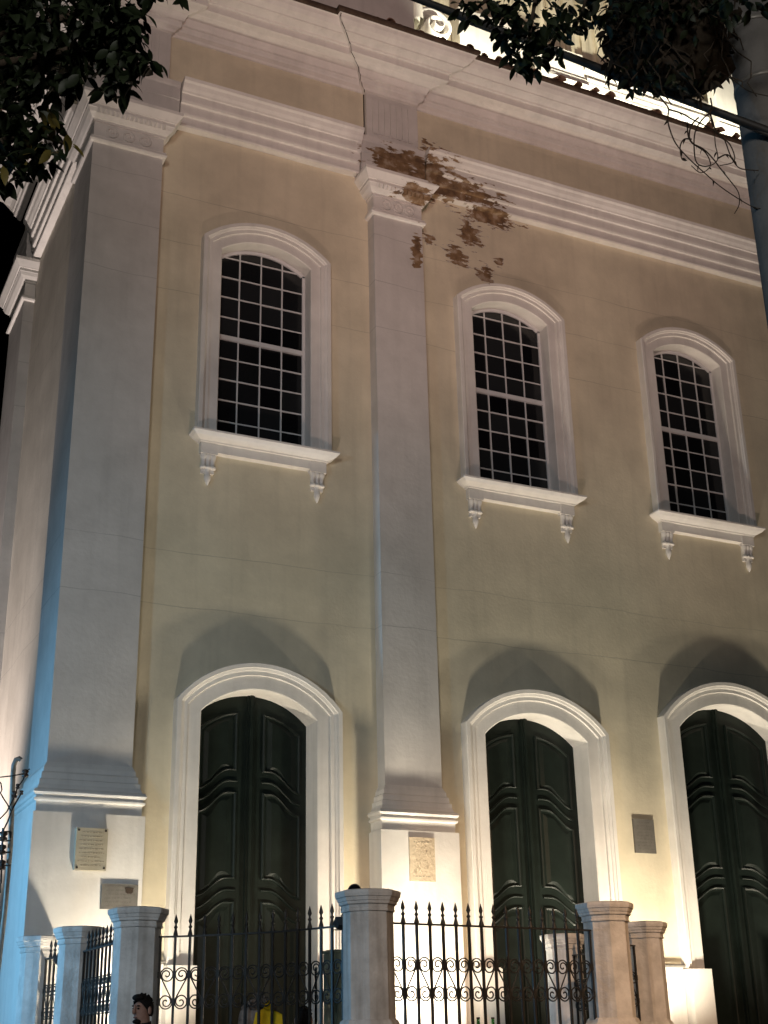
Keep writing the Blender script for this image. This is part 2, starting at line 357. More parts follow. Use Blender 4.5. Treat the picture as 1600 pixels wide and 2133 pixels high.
def wall_bay(mb, x0, x1, z0, z1, ops, y=0.0):
    """flat wall with arched holes; ops grouped by column (door, window share a centre)"""
    xs = {x0, x1}
    for o in ops:
        for k in range(17): xs.add(o.xc - o.w / 2 + o.w * k / 16)
    xs = sorted(xs)
    for a, b in zip(xs, xs[1:]):
        if b - a < 1e-6: continue
        mid = (a + b) / 2
        cuts = [(o.z0, o.top(a), o.top(b)) for o in ops if abs(mid - o.xc) < o.w / 2]
        cuts.sort(); lo = (z0, z0)
        for zz, ta, tb in cuts:
            if zz > lo[0] + 1e-6 or zz > lo[1] + 1e-6: mb.add([(a, y, lo[0]), (b, y, lo[1]), (b, y, zz), (a, y, zz)], [(0, 1, 2, 3)])
            lo = (ta, tb)
        mb.add([(a, y, lo[0]), (b, y, lo[1]), (b, y, z1), (a, y, z1)], [(0, 1, 2, 3)])

mb = MB()
wall_bay(mb, 0.2, 5.2, FLOOR, 18.0, [D1, W1]); wall_bay(mb, 5.2, 18.0, FLOOR, 18.0, [D2, W2, D3, W3, D4, W4])
wall = mb.build('wall', M['cream'], church)
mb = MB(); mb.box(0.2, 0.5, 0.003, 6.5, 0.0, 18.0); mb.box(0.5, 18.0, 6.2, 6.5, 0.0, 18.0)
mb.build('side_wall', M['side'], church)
mb = MB(); mb.box(0.5, 18, 0.9, 1.0, 0.74, 18.0)       # unlit wall inside, behind the glazing and the doors
mb.build('inner_wall', M['darkcloth'], church)

# --- casings
W_PROF = [(0.0, 0.42), (0.0, -0.075), (0.012, -0.085), (0.165, -0.085), (0.172, -0.115), (0.225, -0.118), (0.235, -0.135), (0.262, -0.15), (0.268, -0.165), (0.325, -0.168), (0.335, -0.155), (0.335, 0.0)]
D_PROF = [(0.0, 0.46), (0.0, -0.09), (0.012, -0.10), (0.20, -0.10), (0.207, -0.13), (0.262, -0.132), (0.272, -0.15), (0.305, -0.166), (0.312, -0.182), (0.37, -0.186), (0.38, -0.17), (0.38, 0.0)]
def casing(mb, A, prof, z0):
    rows = []
    for o, y in prof: rows.append([(x, y, z) for x, z in A.path(o, 24, z0)])
    mb.grid(rows)
    for j in (0, -1): mb.cap([r[j] for r in rows])

def s_curve(t):   # 0 outer .. 1 inner
    return 0.5 - 0.5 * cos(pi * min(1, max(0, t * 1.25)))

def outline_panel(x_in, x_out, zb, zt):
    """closed outline of a door panel; zb(t), zt(t) with t 0 at the outer stile, 1 at the meeting stile"""
    n = 10; pts = []
    for k in range(n + 1): t = k / n; pts.append((x_out + (x_in - x_out) * t, zb(t)))
    for k in range(n, -1, -1): t = k / n; pts.append((x_out + (x_in - x_out) * t, zt(t)))
    return pts
def inset(pts, d):
    cx = sum(p[0] for p in pts) / len(pts); cz = sum(p[1] for p in pts) / len(pts)
    hx = max(abs(p[0] - cx) for p in pts); hz = max(abs(p[1] - cz) for p in pts)
    return [(cx + (p[0] - cx) * (1 - d / hx), cz + (p[1] - cz) * (1 - d / hz)) for p in pts]

def door(A):
    mb = MB(); casing(mb, A, D_PROF, FLOOR)
    dr = mb.build('door', M['white'], church)
    y = 0.32
    for side in (-1, 1):
        mb = MB(); x0, x1 = sorted((A.xc + side * 0.012, A.xc + side * (A.w / 2 + 0.05)))
        n = 10
        front = [(x0 + (x1 - x0) * k / n, A.top(x0 + (x1 - x0) * k / n) + 0.04) for k in range(n + 1)]
        pl = [(x0, FLOOR)] + [(x1, FLOOR)] + list(reversed(front))
        mb.cap([(x, y, z) for x, z in pl]); mb.cap([(x, y + 0.08, z) for x, z in reversed(pl)])
        ring_ = [(x, z) for x, z in pl]
        mb.grid([[(x, y, z) for x, z in ring_], [(x, y + 0.08, z) for x, z in ring_]], False, True)
        mb.build('door_leaf', M['door'], dr)
        xin = A.xc + side * 0.19; xout = A.xc + side * (A.w / 2 - 0.10)
        ap = A.sp
        top = lambda t: A.top(xout + (xin - xout) * t) - 0.24
        h1 = ap - 1.19; h2 = ap - 2.66
        defs = [(lambda t: h1 + 0.16 + 0.30 * s_curve(t), top),
                (lambda t: h2 + 0.16 + 0.26 * s_curve(t), lambda t: h1 - 0.13 + 0.30 * s_curve(t)),
                (lambda t: FLOOR + 0.25, lambda t: h2 - 0.13 + 0.26 * s_curve(t))]
        for zb, zt in defs:
            pl = outline_panel(xin, xout, zb, zt)
            mb = MB(); rings = []
            for d, yy in ((0.0, y - 0.001), (0.004, y - 0.028), (0.022, y - 0.036), (0.042, y - 0.026), (0.052, y - 0.006), (0.085, y - 0.006), (0.15, y - 0.026)):
                rings.append([(x, yy, z) for x, z in inset(pl, d)])
            mb.grid(rings, False, True); mb.cap(rings[-1])
            mb.build('door_panel', M['door'], dr)
        for hz, amp in ((h1, 0.30), (h2, 0.26)):       # carved rail between the panels
            mb = MB()
            for dz in (0.015,):
                pts = [(xout + (xin - xout) * k / 12, y - 0.012, hz + dz + amp * s_curve(k / 12)) for k in range(13)]
                mb.tube(pts, 0.020, 6)
            mb.build('rail_moulding', M['door'], dr)
    mb = MB(); mb.box(A.xc - 0.055, A.xc + 0.055, y - 0.05, y - 0.002, FLOOR, A.ap + 0.02); mb.box(A.xc - 0.022, A.xc + 0.022, y - 0.075, y - 0.05, FLOOR, A.ap + 0.02)
    mb.build('astragal', M['door'], dr)
    for side in (-1, 1):                                 # plinth block under the casing
        mb = MB(); x0, x1 = sorted((A.xc + side * (A.w / 2 + 0.0), A.xc + side * (A.w / 2 + 0.40)))
        mb.box(x0, x1, -0.26, -0.003, FLOOR - 0.01, 2.27)
        mb.build('plinth_block', M['white'], dr)
    return dr
for A in (D1, D2, D3, D4): door(A)

# --- windows
def window(A):
    mb = MB(); casing(mb, A, W_PROF, A.z0)
    win = mb.build('window', M['white'], church)
    y = 0.20; x0, x1 = A.xc - A.w / 2, A.xc + A.w / 2
    # sash frame
    mb = MB(); mb.box(x0, x0 + 0.045, y - 0.02, y + 0.05, A.z0, A.sp); mb.box(x1 - 0.045, x1, y - 0.02, y + 0.05, A.z0, A.sp)
    inn = A.path(-0.06, 20, A.sp - 0.02); out = A.path(0.004, 20, A.sp - 0.02)
    inn2 = [(min(max(x, x0 + 0.045), x1 - 0.045), z) for x, z in inn]
    mb.grid([[(x, y - 0.02, z) for x, z in out], [(x, y - 0.02, z) for x, z in inn2], [(x, y + 0.05, z) for x, z in inn2]])
    mb.box(x0 + 0.045, x1 - 0.045, y - 0.02, y + 0.05, A.z0, A.z0 + 0.05)
    mb.build('sash_frame', M['sash'], win)
    mb = MB(); mb.box(x0 + 0.045, x1 - 0.045, y - 0.035, y + 0.045, 11.845, 11.925); mb.build('meeting_rail', M['sash'], win)
    cols = [x0 + 0.03 + (A.w - 0.06) * k / 4 for k in range(5)]
    rowz = [10.03, 10.40, 10.77, 11.14, 11.51, 11.885, 12.27, 12.645, 13.02, 13.395]
    g = 0.011
    for c in cols[1:-1]:
        for za, zb in ((A.z0 + 0.05, 11.845), (11.925, A.top(c) - 0.05)):
            mb = MB(); mb.box(c - g, c + g, y - 0.012, y + 0.03, za, zb); mb.build('glazing_bar', M['sash'], win)
    for z in rowz[1:5] + rowz[6:]:
        mb = MB(); xa, xb = x0 + 0.045, x1 - 0.045
        mb.box(xa, xb, y - 0.008, y + 0.026, z - g, z + g); mb.build('glazing_bar', M['sash'], win)
    shared = None; pmw = cols[1] - cols[0]
    for k in range(4):
        for j in range(len(rowz)):
            z0 = rowz[j]; z1 = rowz[j + 1] if j + 1 < len(rowz) else None
            if z1 is not None:
                if shared is None:
                    q = MB(); q.box(0, pmw, 0, 0.004, 0, 0.372); shared = q.mesh('pane'); shared.materials.append(M['pane'])
                o = link('pane', shared, win, (cols[k], y + 0.008, z0 + (0 if z1 - z0 < 0.373 else (z1 - z0 - 0.372) / 2)))
                o.rotation_euler = (random.uniform(-0.02, 0.02), 0, random.uniform(-0.02, 0.02))
            else:
                q = MB(); n = 4; tp = [(cols[k] + pmw * i / n, A.top(cols[k] + pmw * i / n) - 0.02) for i in range(n + 1)]
                pl = [(cols[k], z0), (cols[k + 1], z0)] + [(min(x, cols[k + 1]), max(z, z0 + 0.01)) for x, z in reversed(tp)]
                q.cap([(x, y + 0.008, z) for x, z in pl]); q.build('pane', M['pane'], win)
    # sill with mitred ends
    hw = 1.205; mb = MB()
    prof = [(0.0, 9.69), (0.10, 9.70), (0.105, 9.84), (0.135, 9.845), (0.14, 9.865), (0.175, 9.88), (0.235, 9.915), (0.275, 9.955), (0.283, 9.962), (0.283, 9.992), (0.0, 10.004)]
    rows = []
    for d, z in prof:
        xx = hw - 0.285 + d
        rows.append([(A.xc - xx - 0.0, 0.0, z), (A.xc - xx, -d, z), (A.xc + xx, -d, z), (A.xc + xx, 0.0, z)])
    mb.grid(rows); mb.cap(list(reversed(rows[0]))); mb.cap(rows[-1])
    mb.box(x0 - 0.0, x1 + 0.0, 0.0, 0.30, 9.95, 10.0)
    mb.build('sill', M['white'], win)
    for side in (-1, 1):
        mb = MB(); cx = A.xc + side * 0.90
        mb.box(cx - 0.135, cx + 0.135, -0.115, -0.002, 9.66, 9.835)
        for k in (-1, 0, 1):
            lx = cx + k * 0.072
            mb.lathe((lx, -0.055, 0), [(0.02, 9.42), (0.050, 9.425), (0.058, 9.445), (0.050, 9.468), (0.036, 9.475), (0.032, 9.50), (0.036, 9.56), (0.048, 9.60), (0.058, 9.635), (0.056, 9.655), (0.045, 9.665)], 10)
        mb.box(cx - 0.10, cx + 0.10, -0.05, -0.002, 9.36, 9.66)
        mb.lathe((cx, -0.045, 0), [(0.004, 9.155), (0.03, 9.20), (0.055, 9.27), (0.052, 9.33), (0.035, 9.40), (0.06, 9.43)], 8)
        mb.build('bracket', M['white'], win)
    return win
random.seed(4)
for A in (W1, W2, W3, W4): window(A)

# --- pilasters
CAP = [(0.0, 14.66), (0.045, 14.672), (0.06, 14.70), (0.058, 14.722), (0.035, 14.732), (0.035, 14.745), (0.05, 14.76), (0.0, 14.775), (0.0, 15.05), (0.025, 15.055), (0.028, 15.09), (0.055, 15.10), (0.11, 15.16), (0.135, 15.22), (0.145, 15.23), (0.145, 15.285), (0.165, 15.29), (0.175, 15.31), (0.24, 15.40), (0.25, 15.415), (0.25, 15.475), (0.0, 15.48)]
BASE = [(0.125, 4.12), (0.128, 4.26), (0.16, 4.275), (0.165, 4.30), (0.135, 4.305), (0.135, 4.335), (0.16, 4.345), (0.178, 4.375), (0.165, 4.41), (0.125, 4.43), (0.10, 4.49), (0.10, 4.55), (0.075, 4.565), (0.072, 4.64), (0.045, 4.665), (0.042, 4.72), (0.0, 4.80)]
def pilaster(x0, x1, yb=0.0, d=0.25):
    mb = MB(); mb.box(x0, x1, yb - d, yb - 0.001, 4.70, 14.70)
    p = mb.build('pilaster', M['pilaster'], church)
    mb = MB(); mb.box(x0 - 0.16, x1 + 0.17, yb - d - 0.16, yb - 0.002, FLOOR - 0.6, 4.125); mb.build('pedestal', M['white'], p)
    mb = MB(); boxmould(mb, x0, x1, d, BASE, yb); mb.build('base_moulding', M['white'], p)
    mb = MB(); boxmould(mb, x0, x1, d, CAP, yb)
    n = int((x1 - x0) / 0.075)
    for k in range(n):                                   # small carved leaves on the echinus
        xx = x0 + (x1 - x0) * (k + 0.5) / n
        mb.add([(xx - 0.03, yb - d - 0.112, 15.155), (xx + 0.03, yb - d - 0.112, 15.155), (xx + 0.026, yb - d - 0.15, 15.225), (xx - 0.026, yb - d - 0.15, 15.225), (xx, yb - d - 0.14, 15.15), (xx, yb - d - 0.172, 15.22)],
               [(0, 4, 5, 3), (4, 1, 2, 5), (3, 5, 2)])
    mb.build('capital', M['white'], p)
    for k in range(3):                                   # rings on the necking
        mb = MB(); cx = x0 + (x1 - x0) * (0.26 + 0.24 * k); R_ = 0.085
        pts = [(cx + R_ * cos(2 * pi * j / 16), yb - d - 0.008, 14.915 + R_ * sin(2 * pi * j / 16)) for j in range(17)]
        mb.tube(pts, 0.018, 5, caps=False); mb.lathe((cx, yb - d - 0.004, 14.915), [(0.02, -0.02), (0.028, 0.0), (0.02, 0.02)], 8)
        mb.build('rosette', M['white'], p)
    return p
p1 = pilaster(0.0, 1.14); p2 = pilaster(4.92, 5.86); p3 = pilaster(17.34, 18.28)
# return of the corner pilaster along the side, and the far one
def side_pilaster(y0, y1):
    mb = MB(); mb.box(0.0, 0.199, y0, y1, 4.70, 14.70); p = mb.build('pilaster', M['pilaster'], church)
    mb = MB(); mb.box(-0.16, 0.198, y0 - 0.0, y1 + 0.16, 0.0, 4.125); mb.build('pedestal', M['white'], p)
    for nm, prof in (('base_moulding', BASE), ('capital', CAP)):
        mb = MB(); rows = []
        for o, z in prof:
            a = y0 - (o if y0 > 1 else 0.0)
            rows.append([(0.199, a, z), (-o, a, z), (-o, y1 + o, z), (0.199, y1 + o, z)])
        mb.grid(rows); mb.cap(list(reversed(rows[0]))); mb.cap(rows[-1]); mb.build(nm, M['white'], p)
side_pilaster(0.001, 0.95); side_pilaster(5.05, 6.45)

# --- dado along the foot of the wall
for a, b in ((1.32, 1.74), (4.30, 4.74), (6.03, 6.34), (9.02, 10.10), (13.10, 14.18), (16.86, 17.16)):
    mb = MB(); mb.box(a, b, -0.075, -0.002, FLOOR - 0.01, 2.30); mb.build('dado', M['white'], church)
for a, b in ((1.32, 1.78), (4.26, 4.74), (6.03, 6.38), (8.98, 10.12)):
    mb = MB(); mb.tube([(a, -0.10, 2.32), (b, -0.10, 2.32)], 0.028, 6); mb.build('dado_pipe', M['conduit'], church)

# --- entablature
ARCH_PROF = [(0.0, 15.52), (0.13, 15.525), (0.14, 15.555), (0.125, 15.56), (0.125, 15.715), (0.165, 15.725), (0.175, 15.76), (0.175, 15.93), (0.215, 15.94), (0.225, 15.985), (0.225, 16.11), (0.25, 16.12), (0.262, 16.15), (0.30, 16.20), (0.325, 16.26), (0.36, 16.29), (0.37, 16.35), (0.0, 16.37)]
for path in ([(1.42, 0), (4.72, 0)], [(6.02, 0), (17.2, 0)], ):
    mb = MB(); sweep(mb, path, ARCH_PROF); mb.build('architrave', M['white'], church)
mb = MB(); sweep(mb, [(0.199, 4.95), (0.199, 1.1)], ARCH_PROF); mb.build('architrave', M['white'], church)
PLAIN = [(0.0, 15.481), (0.16, 15.485), (0.16, 15.73), (0.172, 15.74), (0.172, 15.98), (0.186, 15.99), (0.186, 16.22), (0.205, 16.25), (0.215, 16.33), (0.0, 16.36)]
for path in ([(0.14, 0.95), (0.14, -0.0), (1.40, -0.0)], [(4.74, 0), (6.0, 0)], [(17.22, 0), (18.4, 0)], [(0.14, 6.4), (0.14, 5.1)]):
    mb = MB(); sweep(mb, path, PLAIN); mb.build('architrave', M['pilaster'], church)
mb = MB(); mb.box(0.14, 18.0, -0.03, 0.10, 16.34, 17.44); mb.box(0.12, 0.30, 0.10, 6.5, 16.34, 17.44)
mb.build('frieze', M['cream'], church)
for x0, x1 in ((0.12, 1.22), (4.88, 5.92), (17.3, 18.2)):
    mb = MB(); mb.box(x0, x1, -0.11, -0.031, 16.362, 17.42)
    n = 7
    for k in range(n):
        xx = x0 + 0.10 + (x1 - x0 - 0.2) * (k + 0.5) / n
        mb.box(xx - 0.042, xx + 0.042, -0.128, -0.11, 16.50, 17.25)
    mb.build('frieze_block', M['pilaster'], church)
COR = [(0.0, 17.36), (0.06, 17.37), (0.075, 17.41), (0.14, 17.44), (0.155, 17.47), (0.155, 17.545), (0.19, 17.555), (0.20, 17.60), (0.245, 17.665), (0.33, 17.69), (0.36, 17.70), (0.37, 17.712), (0.48, 17.73), (0.50, 17.74), (0.50, 17.885), (0.54, 17.888), (0.55, 17.92), (0.61, 17.935), (0.67, 17.955), (0.70, 17.96), (0.705, 17.985), (0.80, 18.03), (0.85, 18.09), (0.875, 18.15), (0.90, 18.16)]
CPATH = [(0.02, 6.5), (0.02, 5.0), (0.12, 5.0), (0.12, 1.0), (0.02, 1.0), (0.02, -0.10), (1.20, -0.10), (1.20, 0.0), (4.88, 0.0), (4.88, -0.10), (5.85, -0.10), (5.85, 0.0), (17.3, 0.0), (17.3, -0.1), (18.3, -0.1)]
mb = MB(); sweep(mb, CPATH, COR); mb.build('cornice', M['white'], church)
mb = MB(); sweep(mb, CPATH, [(0.895, 18.162), (0.93, 18.165), (0.945, 18.19), (0.945, 18.245), (0.93, 18.27), (0.55, 18.33), (-0.2, 18.44)]); mb.build('cornice_ledge', M['lip'], church)
# vertical crack in the cornice where the corner resalto meets pilaster two
mb = MB(); random.seed(8); rows = []
for (o, z) in [(q[0] + 0.103, q[1] + 0.0) for q in COR]:
    xx = 4.86 - (o - 0.1) + random.uniform(-0.02, 0.02)
    rows.append((xx, z, o))
for (xa, za, oa), (xb, zb, ob) in zip(rows, rows[1:]):
    wdt = 0.009 + random.uniform(-0.006, 0.010)
    mb.add([(xa, -oa - 0.004, za - 0.002), (xa + wdt, -oa - 0.004, za - 0.002), (xb + wdt, -ob - 0.004, zb - 0.002), (xb, -ob - 0.004, zb - 0.002)], [(0, 1, 2, 3)])
mb.build('cornice_crack', M['hole'], church)
mb = MB(); mb.box(4.858, 4.879, -0.034, -0.03, 16.37, 17.40); mb.build('frieze_crack', M['hole'], church)

# --- storey above the cornice
mb = MB(); mb.box(0.35, 6.0, 0.03, 6.4, 18.2, 27.0); mb.build('tower_wall', M['pilaster'], church)
mb = MB(); mb.box(6.02, 18.0, 0.95, 1.3, 18.2, 26.0); mb.build('attic_wall', M['attic'], church)
for k in range(14):                                      # flutes of the rain-streaked panel
    mb = MB(); x = 9.35 + k * 0.40; mb.box(x, x + 0.27, 0.88, 0.949, 20.75, 26.0); mb.build('attic_flute', M['attic'], church)
mb = MB(); mb.box(7.35, 9.0, 0.62, 0.949, 18.4, 20.9); mb.build('attic_panel', M['attic_white'], church)
def band(x0, x1, y, prof):
    q = MB(); rows = [[(x0, y - o, z), (x1, y - o, z)] for o, z in prof]; q.grid(rows)
    q.cap([r[0] for r in rows]); q.cap([r[1] for r in reversed(rows)]); return q
BANDP = [(0.0, 18.4), (0.45, 18.4), (0.45, 19.66), (0.49, 19.67), (0.49, 19.72), (0.45, 19.73), (0.45, 19.90), (0.38, 19.905), (0.38, 19.935), (0.42, 19.94), (0.42, 20.06), (0.33, 20.07), (0.33, 20.18), (0.24, 20.2), (0.24, 20.24), (0.34, 20.27), (0.385, 20.36), (0.385, 20.48), (0.34, 20.57), (0.24, 20.62), (0.16, 20.64), (0.16, 20.72), (0.0, 20.74)]
band(10.34, 18.0, 0.948, BANDP).build('attic_base', M['attic_white'], church)
mb = MB(); mb.box(9.16, 10.33, 0.25, 0.94, 18.3, 19.58); mb.build('attic_pedestal', M['attic_white'], church)
band(9.22, 10.27, 0.94, [(0.0, 19.58), (0.60, 19.582), (0.60, 19.66), (0.55, 19.67), (0.55, 19.78), (0.50, 19.79), (0.50, 19.9), (0.42, 19.95), (0.42, 20.6), (0.0, 20.62)]).build('attic_pedestal', M['attic_white'], church)
mb = MB(); mb.box(13.5, 14.6, 0.25, 0.49, 18.3, 19.75); mb.box(13.6, 14.5, 0.30, 0.56, 19.752, 22.0); mb.build('attic_pedestal', M['attic_white'], church)
# scroll volute at the foot of the attic, beside the tower
mb = MB(); nsp = 56; VX, VZ = 6.62, 19.86; grid_rows = []
for k in range(nsp + 1):
    a = k / nsp * 2 * pi * 2.0; r = 0.53 * math.exp(-0.13 * a); t = 0.34 * r
    ox, oz = -cos(a), sin(a); yf = 0.28 - 0.13 * (k / nsp)
    P0 = lambda rr, yy: (VX + ox * rr, yy, VZ + oz * rr)
    grid_rows.append([P0(r, 0.948), P0(r, yf + 0.06), P0(r * 0.96, yf), P0(r * 0.80, yf - 0.01), P0(r - t, yf + 0.03), P0(r - t * 1.2, yf + 0.10), P0(r - t * 1.2, 0.90)])
mb.grid(grid_rows, True)
mb.lathe((VX, 0.5, VZ), [(0.02, -0.1), (0.09, -0.05), (0.1, 0.05), (0.03, 0.1)], 10)
mb.build('volute', M['attic_white'], church)
mb = MB(); rows = []
for k in range(17):                                      # the scroll's stem rising along the tower
    t = k / 16; x = 6.24 - 0.10 * sin(t * 1.4); z = 19.9 + 2.2 * t; rows.append([(x - 0.13, 0.948, z), (x - 0.13, 0.30, z), (x - 0.05, 0.24, z), (x + 0.08, 0.24, z), (x + 0.14, 0.32, z), (x + 0.14, 0.948, z)])
mb.grid(rows, True); mb.build('volute_stem', M['attic_white'], church)
# clay tiles along the top of the cornice, many broken or missing
random.seed(5)
TS = [4.75, 4.98, 5.2, 5.62, 6.05, 6.35, 6.6, 6.95, 7.25, 8.05, 8.62, 9.0, 9.4, 9.75, 10.9, 12.1, 12.4, 12.8, 13.1]
for x in TS:
    q = MB(); r0 = random.uniform(0.07, 0.10); n = 8; L_ = random.uniform(0.3, 0.45)
    y0 = -0.985 + random.uniform(-0.03, 0.06); ang = random.uniform(-0.2, 0.2)
    rows = []
    for t in (0, 0.5, 1):
        row = []
        for sgn, rr in ((1, r0), (-1, r0 - 0.018)):
            ks = range(n + 1) if sgn > 0 else range(n, -1, -1)
            for k in ks:
                a = pi * k / n; row.append((x + ang * t + rr * cos(a) * (1 - 0.15 * t), y0 + L_ * t, 18.275 + rr * sin(a) * 1.05 + 0.08 * t))
        rows.append(row)
    q.grid(rows, True, True); q.cap(list(reversed(rows[0]))); q.cap(rows[-1]); q.build('roof_tile', M['tile'], church)

# ================================================================== plaques
def plaque(name, x0, x1, z0, z1, y, t, m, lm, label, rows, seed, group=None):
    o = thing(name, ((x0 + x1) / 2, y, z0), label, 'plaque', group)
    w_, h_ = x1 - x0, z1 - z0
    q = MB(); q.box(-w_ / 2, w_ / 2, -t, -0.001, 0, h_); q.build('slab', m, o)
    random.seed(seed); q = MB()
    for r in range(rows):                                # worn incised lines, not readable in the photograph
        z = h_ * (0.88 - 0.78 * r / max(1, rows - 1)); x = -w_ * random.uniform(0.30, 0.42); e = w_ * random.uniform(0.25, 0.42)
        while x < e:
            l = random.uniform(0.012, 0.05); hgt = random.uniform(0.010, 0.018)
            q.box(x, min(x + l, e + 0.01), -t - 0.0025, -t + 0.001, z, z + hgt); x += l + random.uniform(0.008, 0.02)
    ins = q.build('inscription', lm, o); ins['kind'] = 'stuff'
    return o, w_, h_, t
a, w_, h_, t = plaque('wall_plaque', 0.395, 0.805, 3.40, 3.93, -0.412, 0.07, M['marble'], M['letter_pale'], 'pale upright plaque standing off the corner pedestal, left of the first door', 9, 1)
for sx in (-1, 1):
    for zz in (0.03, h_ - 0.03):
        q = MB(); q.lathe((sx * (w_ / 2 - 0.03), -t, zz), [(0.012, -0.012), (0.016, 0), (0.012, 0.012)], 8); q.build('bolt', M['hole'], a)
b, w_, h_, t = plaque('wall_plaque', 0.77, 1.25, 2.935, 3.245, -0.412, 0.03, M['bronze'], M['letter'], 'grey landscape plaque with a dark chip, on the corner pedestal above the fence post', 6, 2)
q = MB(); pts = [(0.06, 0.27), (0.18, 0.268), (0.17, 0.235), (0.175, 0.215), (0.15, 0.195), (0.10, 0.195), (0.075, 0.21), (0.07, 0.24)]
q.grid([[(x, -t - 0.006, z) for x, z in pts], [(x, -t + 0.002, z) for x, z in pts]], False, True); q.cap([(x, -t - 0.006, z) for x, z in pts]); q.build('chip', M['hole'], b)
c_, w_, h_, t = plaque('wall_plaque', 5.195, 5.605, 3.415, 4.03, -0.412, 0.025, M['sand'], M['letter_pale'], 'sandy carved stone plaque on the pedestal between the first two doors', 2, 3)
q = MB()
random.seed(31)
for k in range(46):
    x = random.uniform(-0.15, 0.15); z = random.uniform(0.06, 0.55); r = random.uniform(0.012, 0.035)
    q.lathe((x, -t + 0.002, z), [(r * 0.2, -r), (r * 0.45, 0), (r * 0.2, r)], 6)
q.build('carving', M['sand'], c_)['kind'] = 'stuff'
plaque('wall_plaque', 9.43, 9.835, 4.03, 4.565, -0.003, 0.03, M['bronze'], M['letter'], 'dark grey plaque on the cream wall between the second and third doors', 9, 4)

# ================================================================== fence
COPE = 1.22
OCT = 8
def post_parts(o):
    r8 = lambda r: r
    q = MB(); q.lathe((0, 0, 0), [(0.238, 1.40), (0.232, 2.40)], OCT, False, caps=True); s = q.build('shaft', M['post'], o)
    q = MB(); q.lathe((0, 0, 0), [(0.230, 2.372), (0.250, 2.376), (0.252, 2.392), (0.243, 2.397), (0.248, 2.43), (0.268, 2.44), (0.272, 2.462), (0.280, 2.468), (0.290, 2.497), (0.300, 2.504), (0.306, 2.53), (0.304, 2.556), (0.27, 2.566), (0.02, 2.585)], OCT, False); q.build('cap', M['post'], o)
    q = MB(); q.lathe((0, 0, 0), [(0.31, 0.0), (0.31, 1.36), (0.30, 1.39), (0.275, 1.41), (0.262, 1.44), (0.240, 1.455)], OCT, False); q.build('pedestal', M['post'], o)
POSTL = {'pm': 'farthest left octagonal fence post, in front of the corner pedestal', 'p0': 'octagonal fence post second from the left, blue lit', 'p1': 'octagonal fence post behind the man with black hair',
         'p2': 'nearest octagonal fence post, with a black dome on its top', 'p3': 'tall orange-lit fence post at the right end of the straight railing', 'p4': 'fence post with brown stains just right of the tall orange-lit one', 'p5': 'pale fence post standing behind the railing, before the second door'}
def rz_for(p, k=0.0): return atan2(CAM.y - p.y, CAM.x - p.x) + k
first = None
POST = {}
for key, extra in (('p2', 0.02), ('p1', 0.03), ('pm', -0.03), ('p0', 0.05), ('p3', 0.18), ('p4', 0.16), ('p5', 0.10)):
    p = FENCE[key]; o = thing('fence_post', (p.x, p.y, 0.0), POSTL[key], 'fence post', 'octagonal posts of the churchyard fence', rz_for(p, extra))
    POST[key] = o
    if first is None: first = o; post_parts(o)
    else:
        for ch in list(first.children):
            c2 = ch.copy(); C.objects.link(c2); c2.parent = o

# shared bar, spear and scroll meshes
q = MB(); q.box(-0.011, 0.011, -0.011, 0.011, COPE - 0.01, 2.285)
for z in (1.675, 1.93): q.box(-0.017, 0.017, -0.015, 0.015, z - 0.028, z + 0.028)
bar_me = q.mesh('bar'); bar_me.materials.append(M['iron'])
q = MB(); q.lathe((0, 0, 2.298), [(0.026, 0.0), (0.024, 0.012), (0.013, 0.05), (0.011, 0.065), (0.019, 0.075), (0.019, 0.085), (0.010, 0.095), (0.009, 0.11), (0.021, 0.135), (0.014, 0.165), (0.002, 0.205)], 8)
spear_me = q.mesh('spearhead'); spear_me.materials.append(M['iron'])
def scroll_mesh(mir, hs):
    R_ = hs - 0.012; pts = []
    n = 48
    for k in range(n + 1):                               # inside of the upper spiral outwards
        t = k / n; a = -pi * 0.14 + (1 - t) * 2 * pi * 2.0; r = R_ * (0.20 + 0.80 * min(1.0, t / 0.62) ** 1.15)
        pts.append((r * cos(a), 0, 1.93 + r * sin(a)))
    low = [(-x, 0, 3.605 - z) for x, _, z in reversed(pts)]
    pts = pts + low
    if mir: pts = [(-x, y, z) for x, y, z in pts]
    q = MB(); q.tube(pts, 0.0070, 6); me = q.mesh('scroll'); me.materials.append(M['iron']); return me
scroll_cache = {}
def scroll_of(mir, sp):
    k = (mir, round(sp, 3))
    if k not in scroll_cache: scroll_cache[k] = scroll_mesh(mir, sp / 2)
    return scroll_cache[k]
FLAB = {('pm', 'p0'): 'short black iron railing farthest left, between blue-lit posts', ('p0', 'p1'): 'black iron side railing running back behind the man’s post', ('p1', 'p2'): 'curved black spear-topped railing in front of the first door',
        ('p2', 'p3'): 'straight black spear-topped railing between nearest post and tall orange-lit post', ('p3', 'p4'): 'black iron railing seen edge-on between the two orange-lit posts', ('p4', 'p5'): 'black iron railing seen edge-on beside the pale post by the second door'}
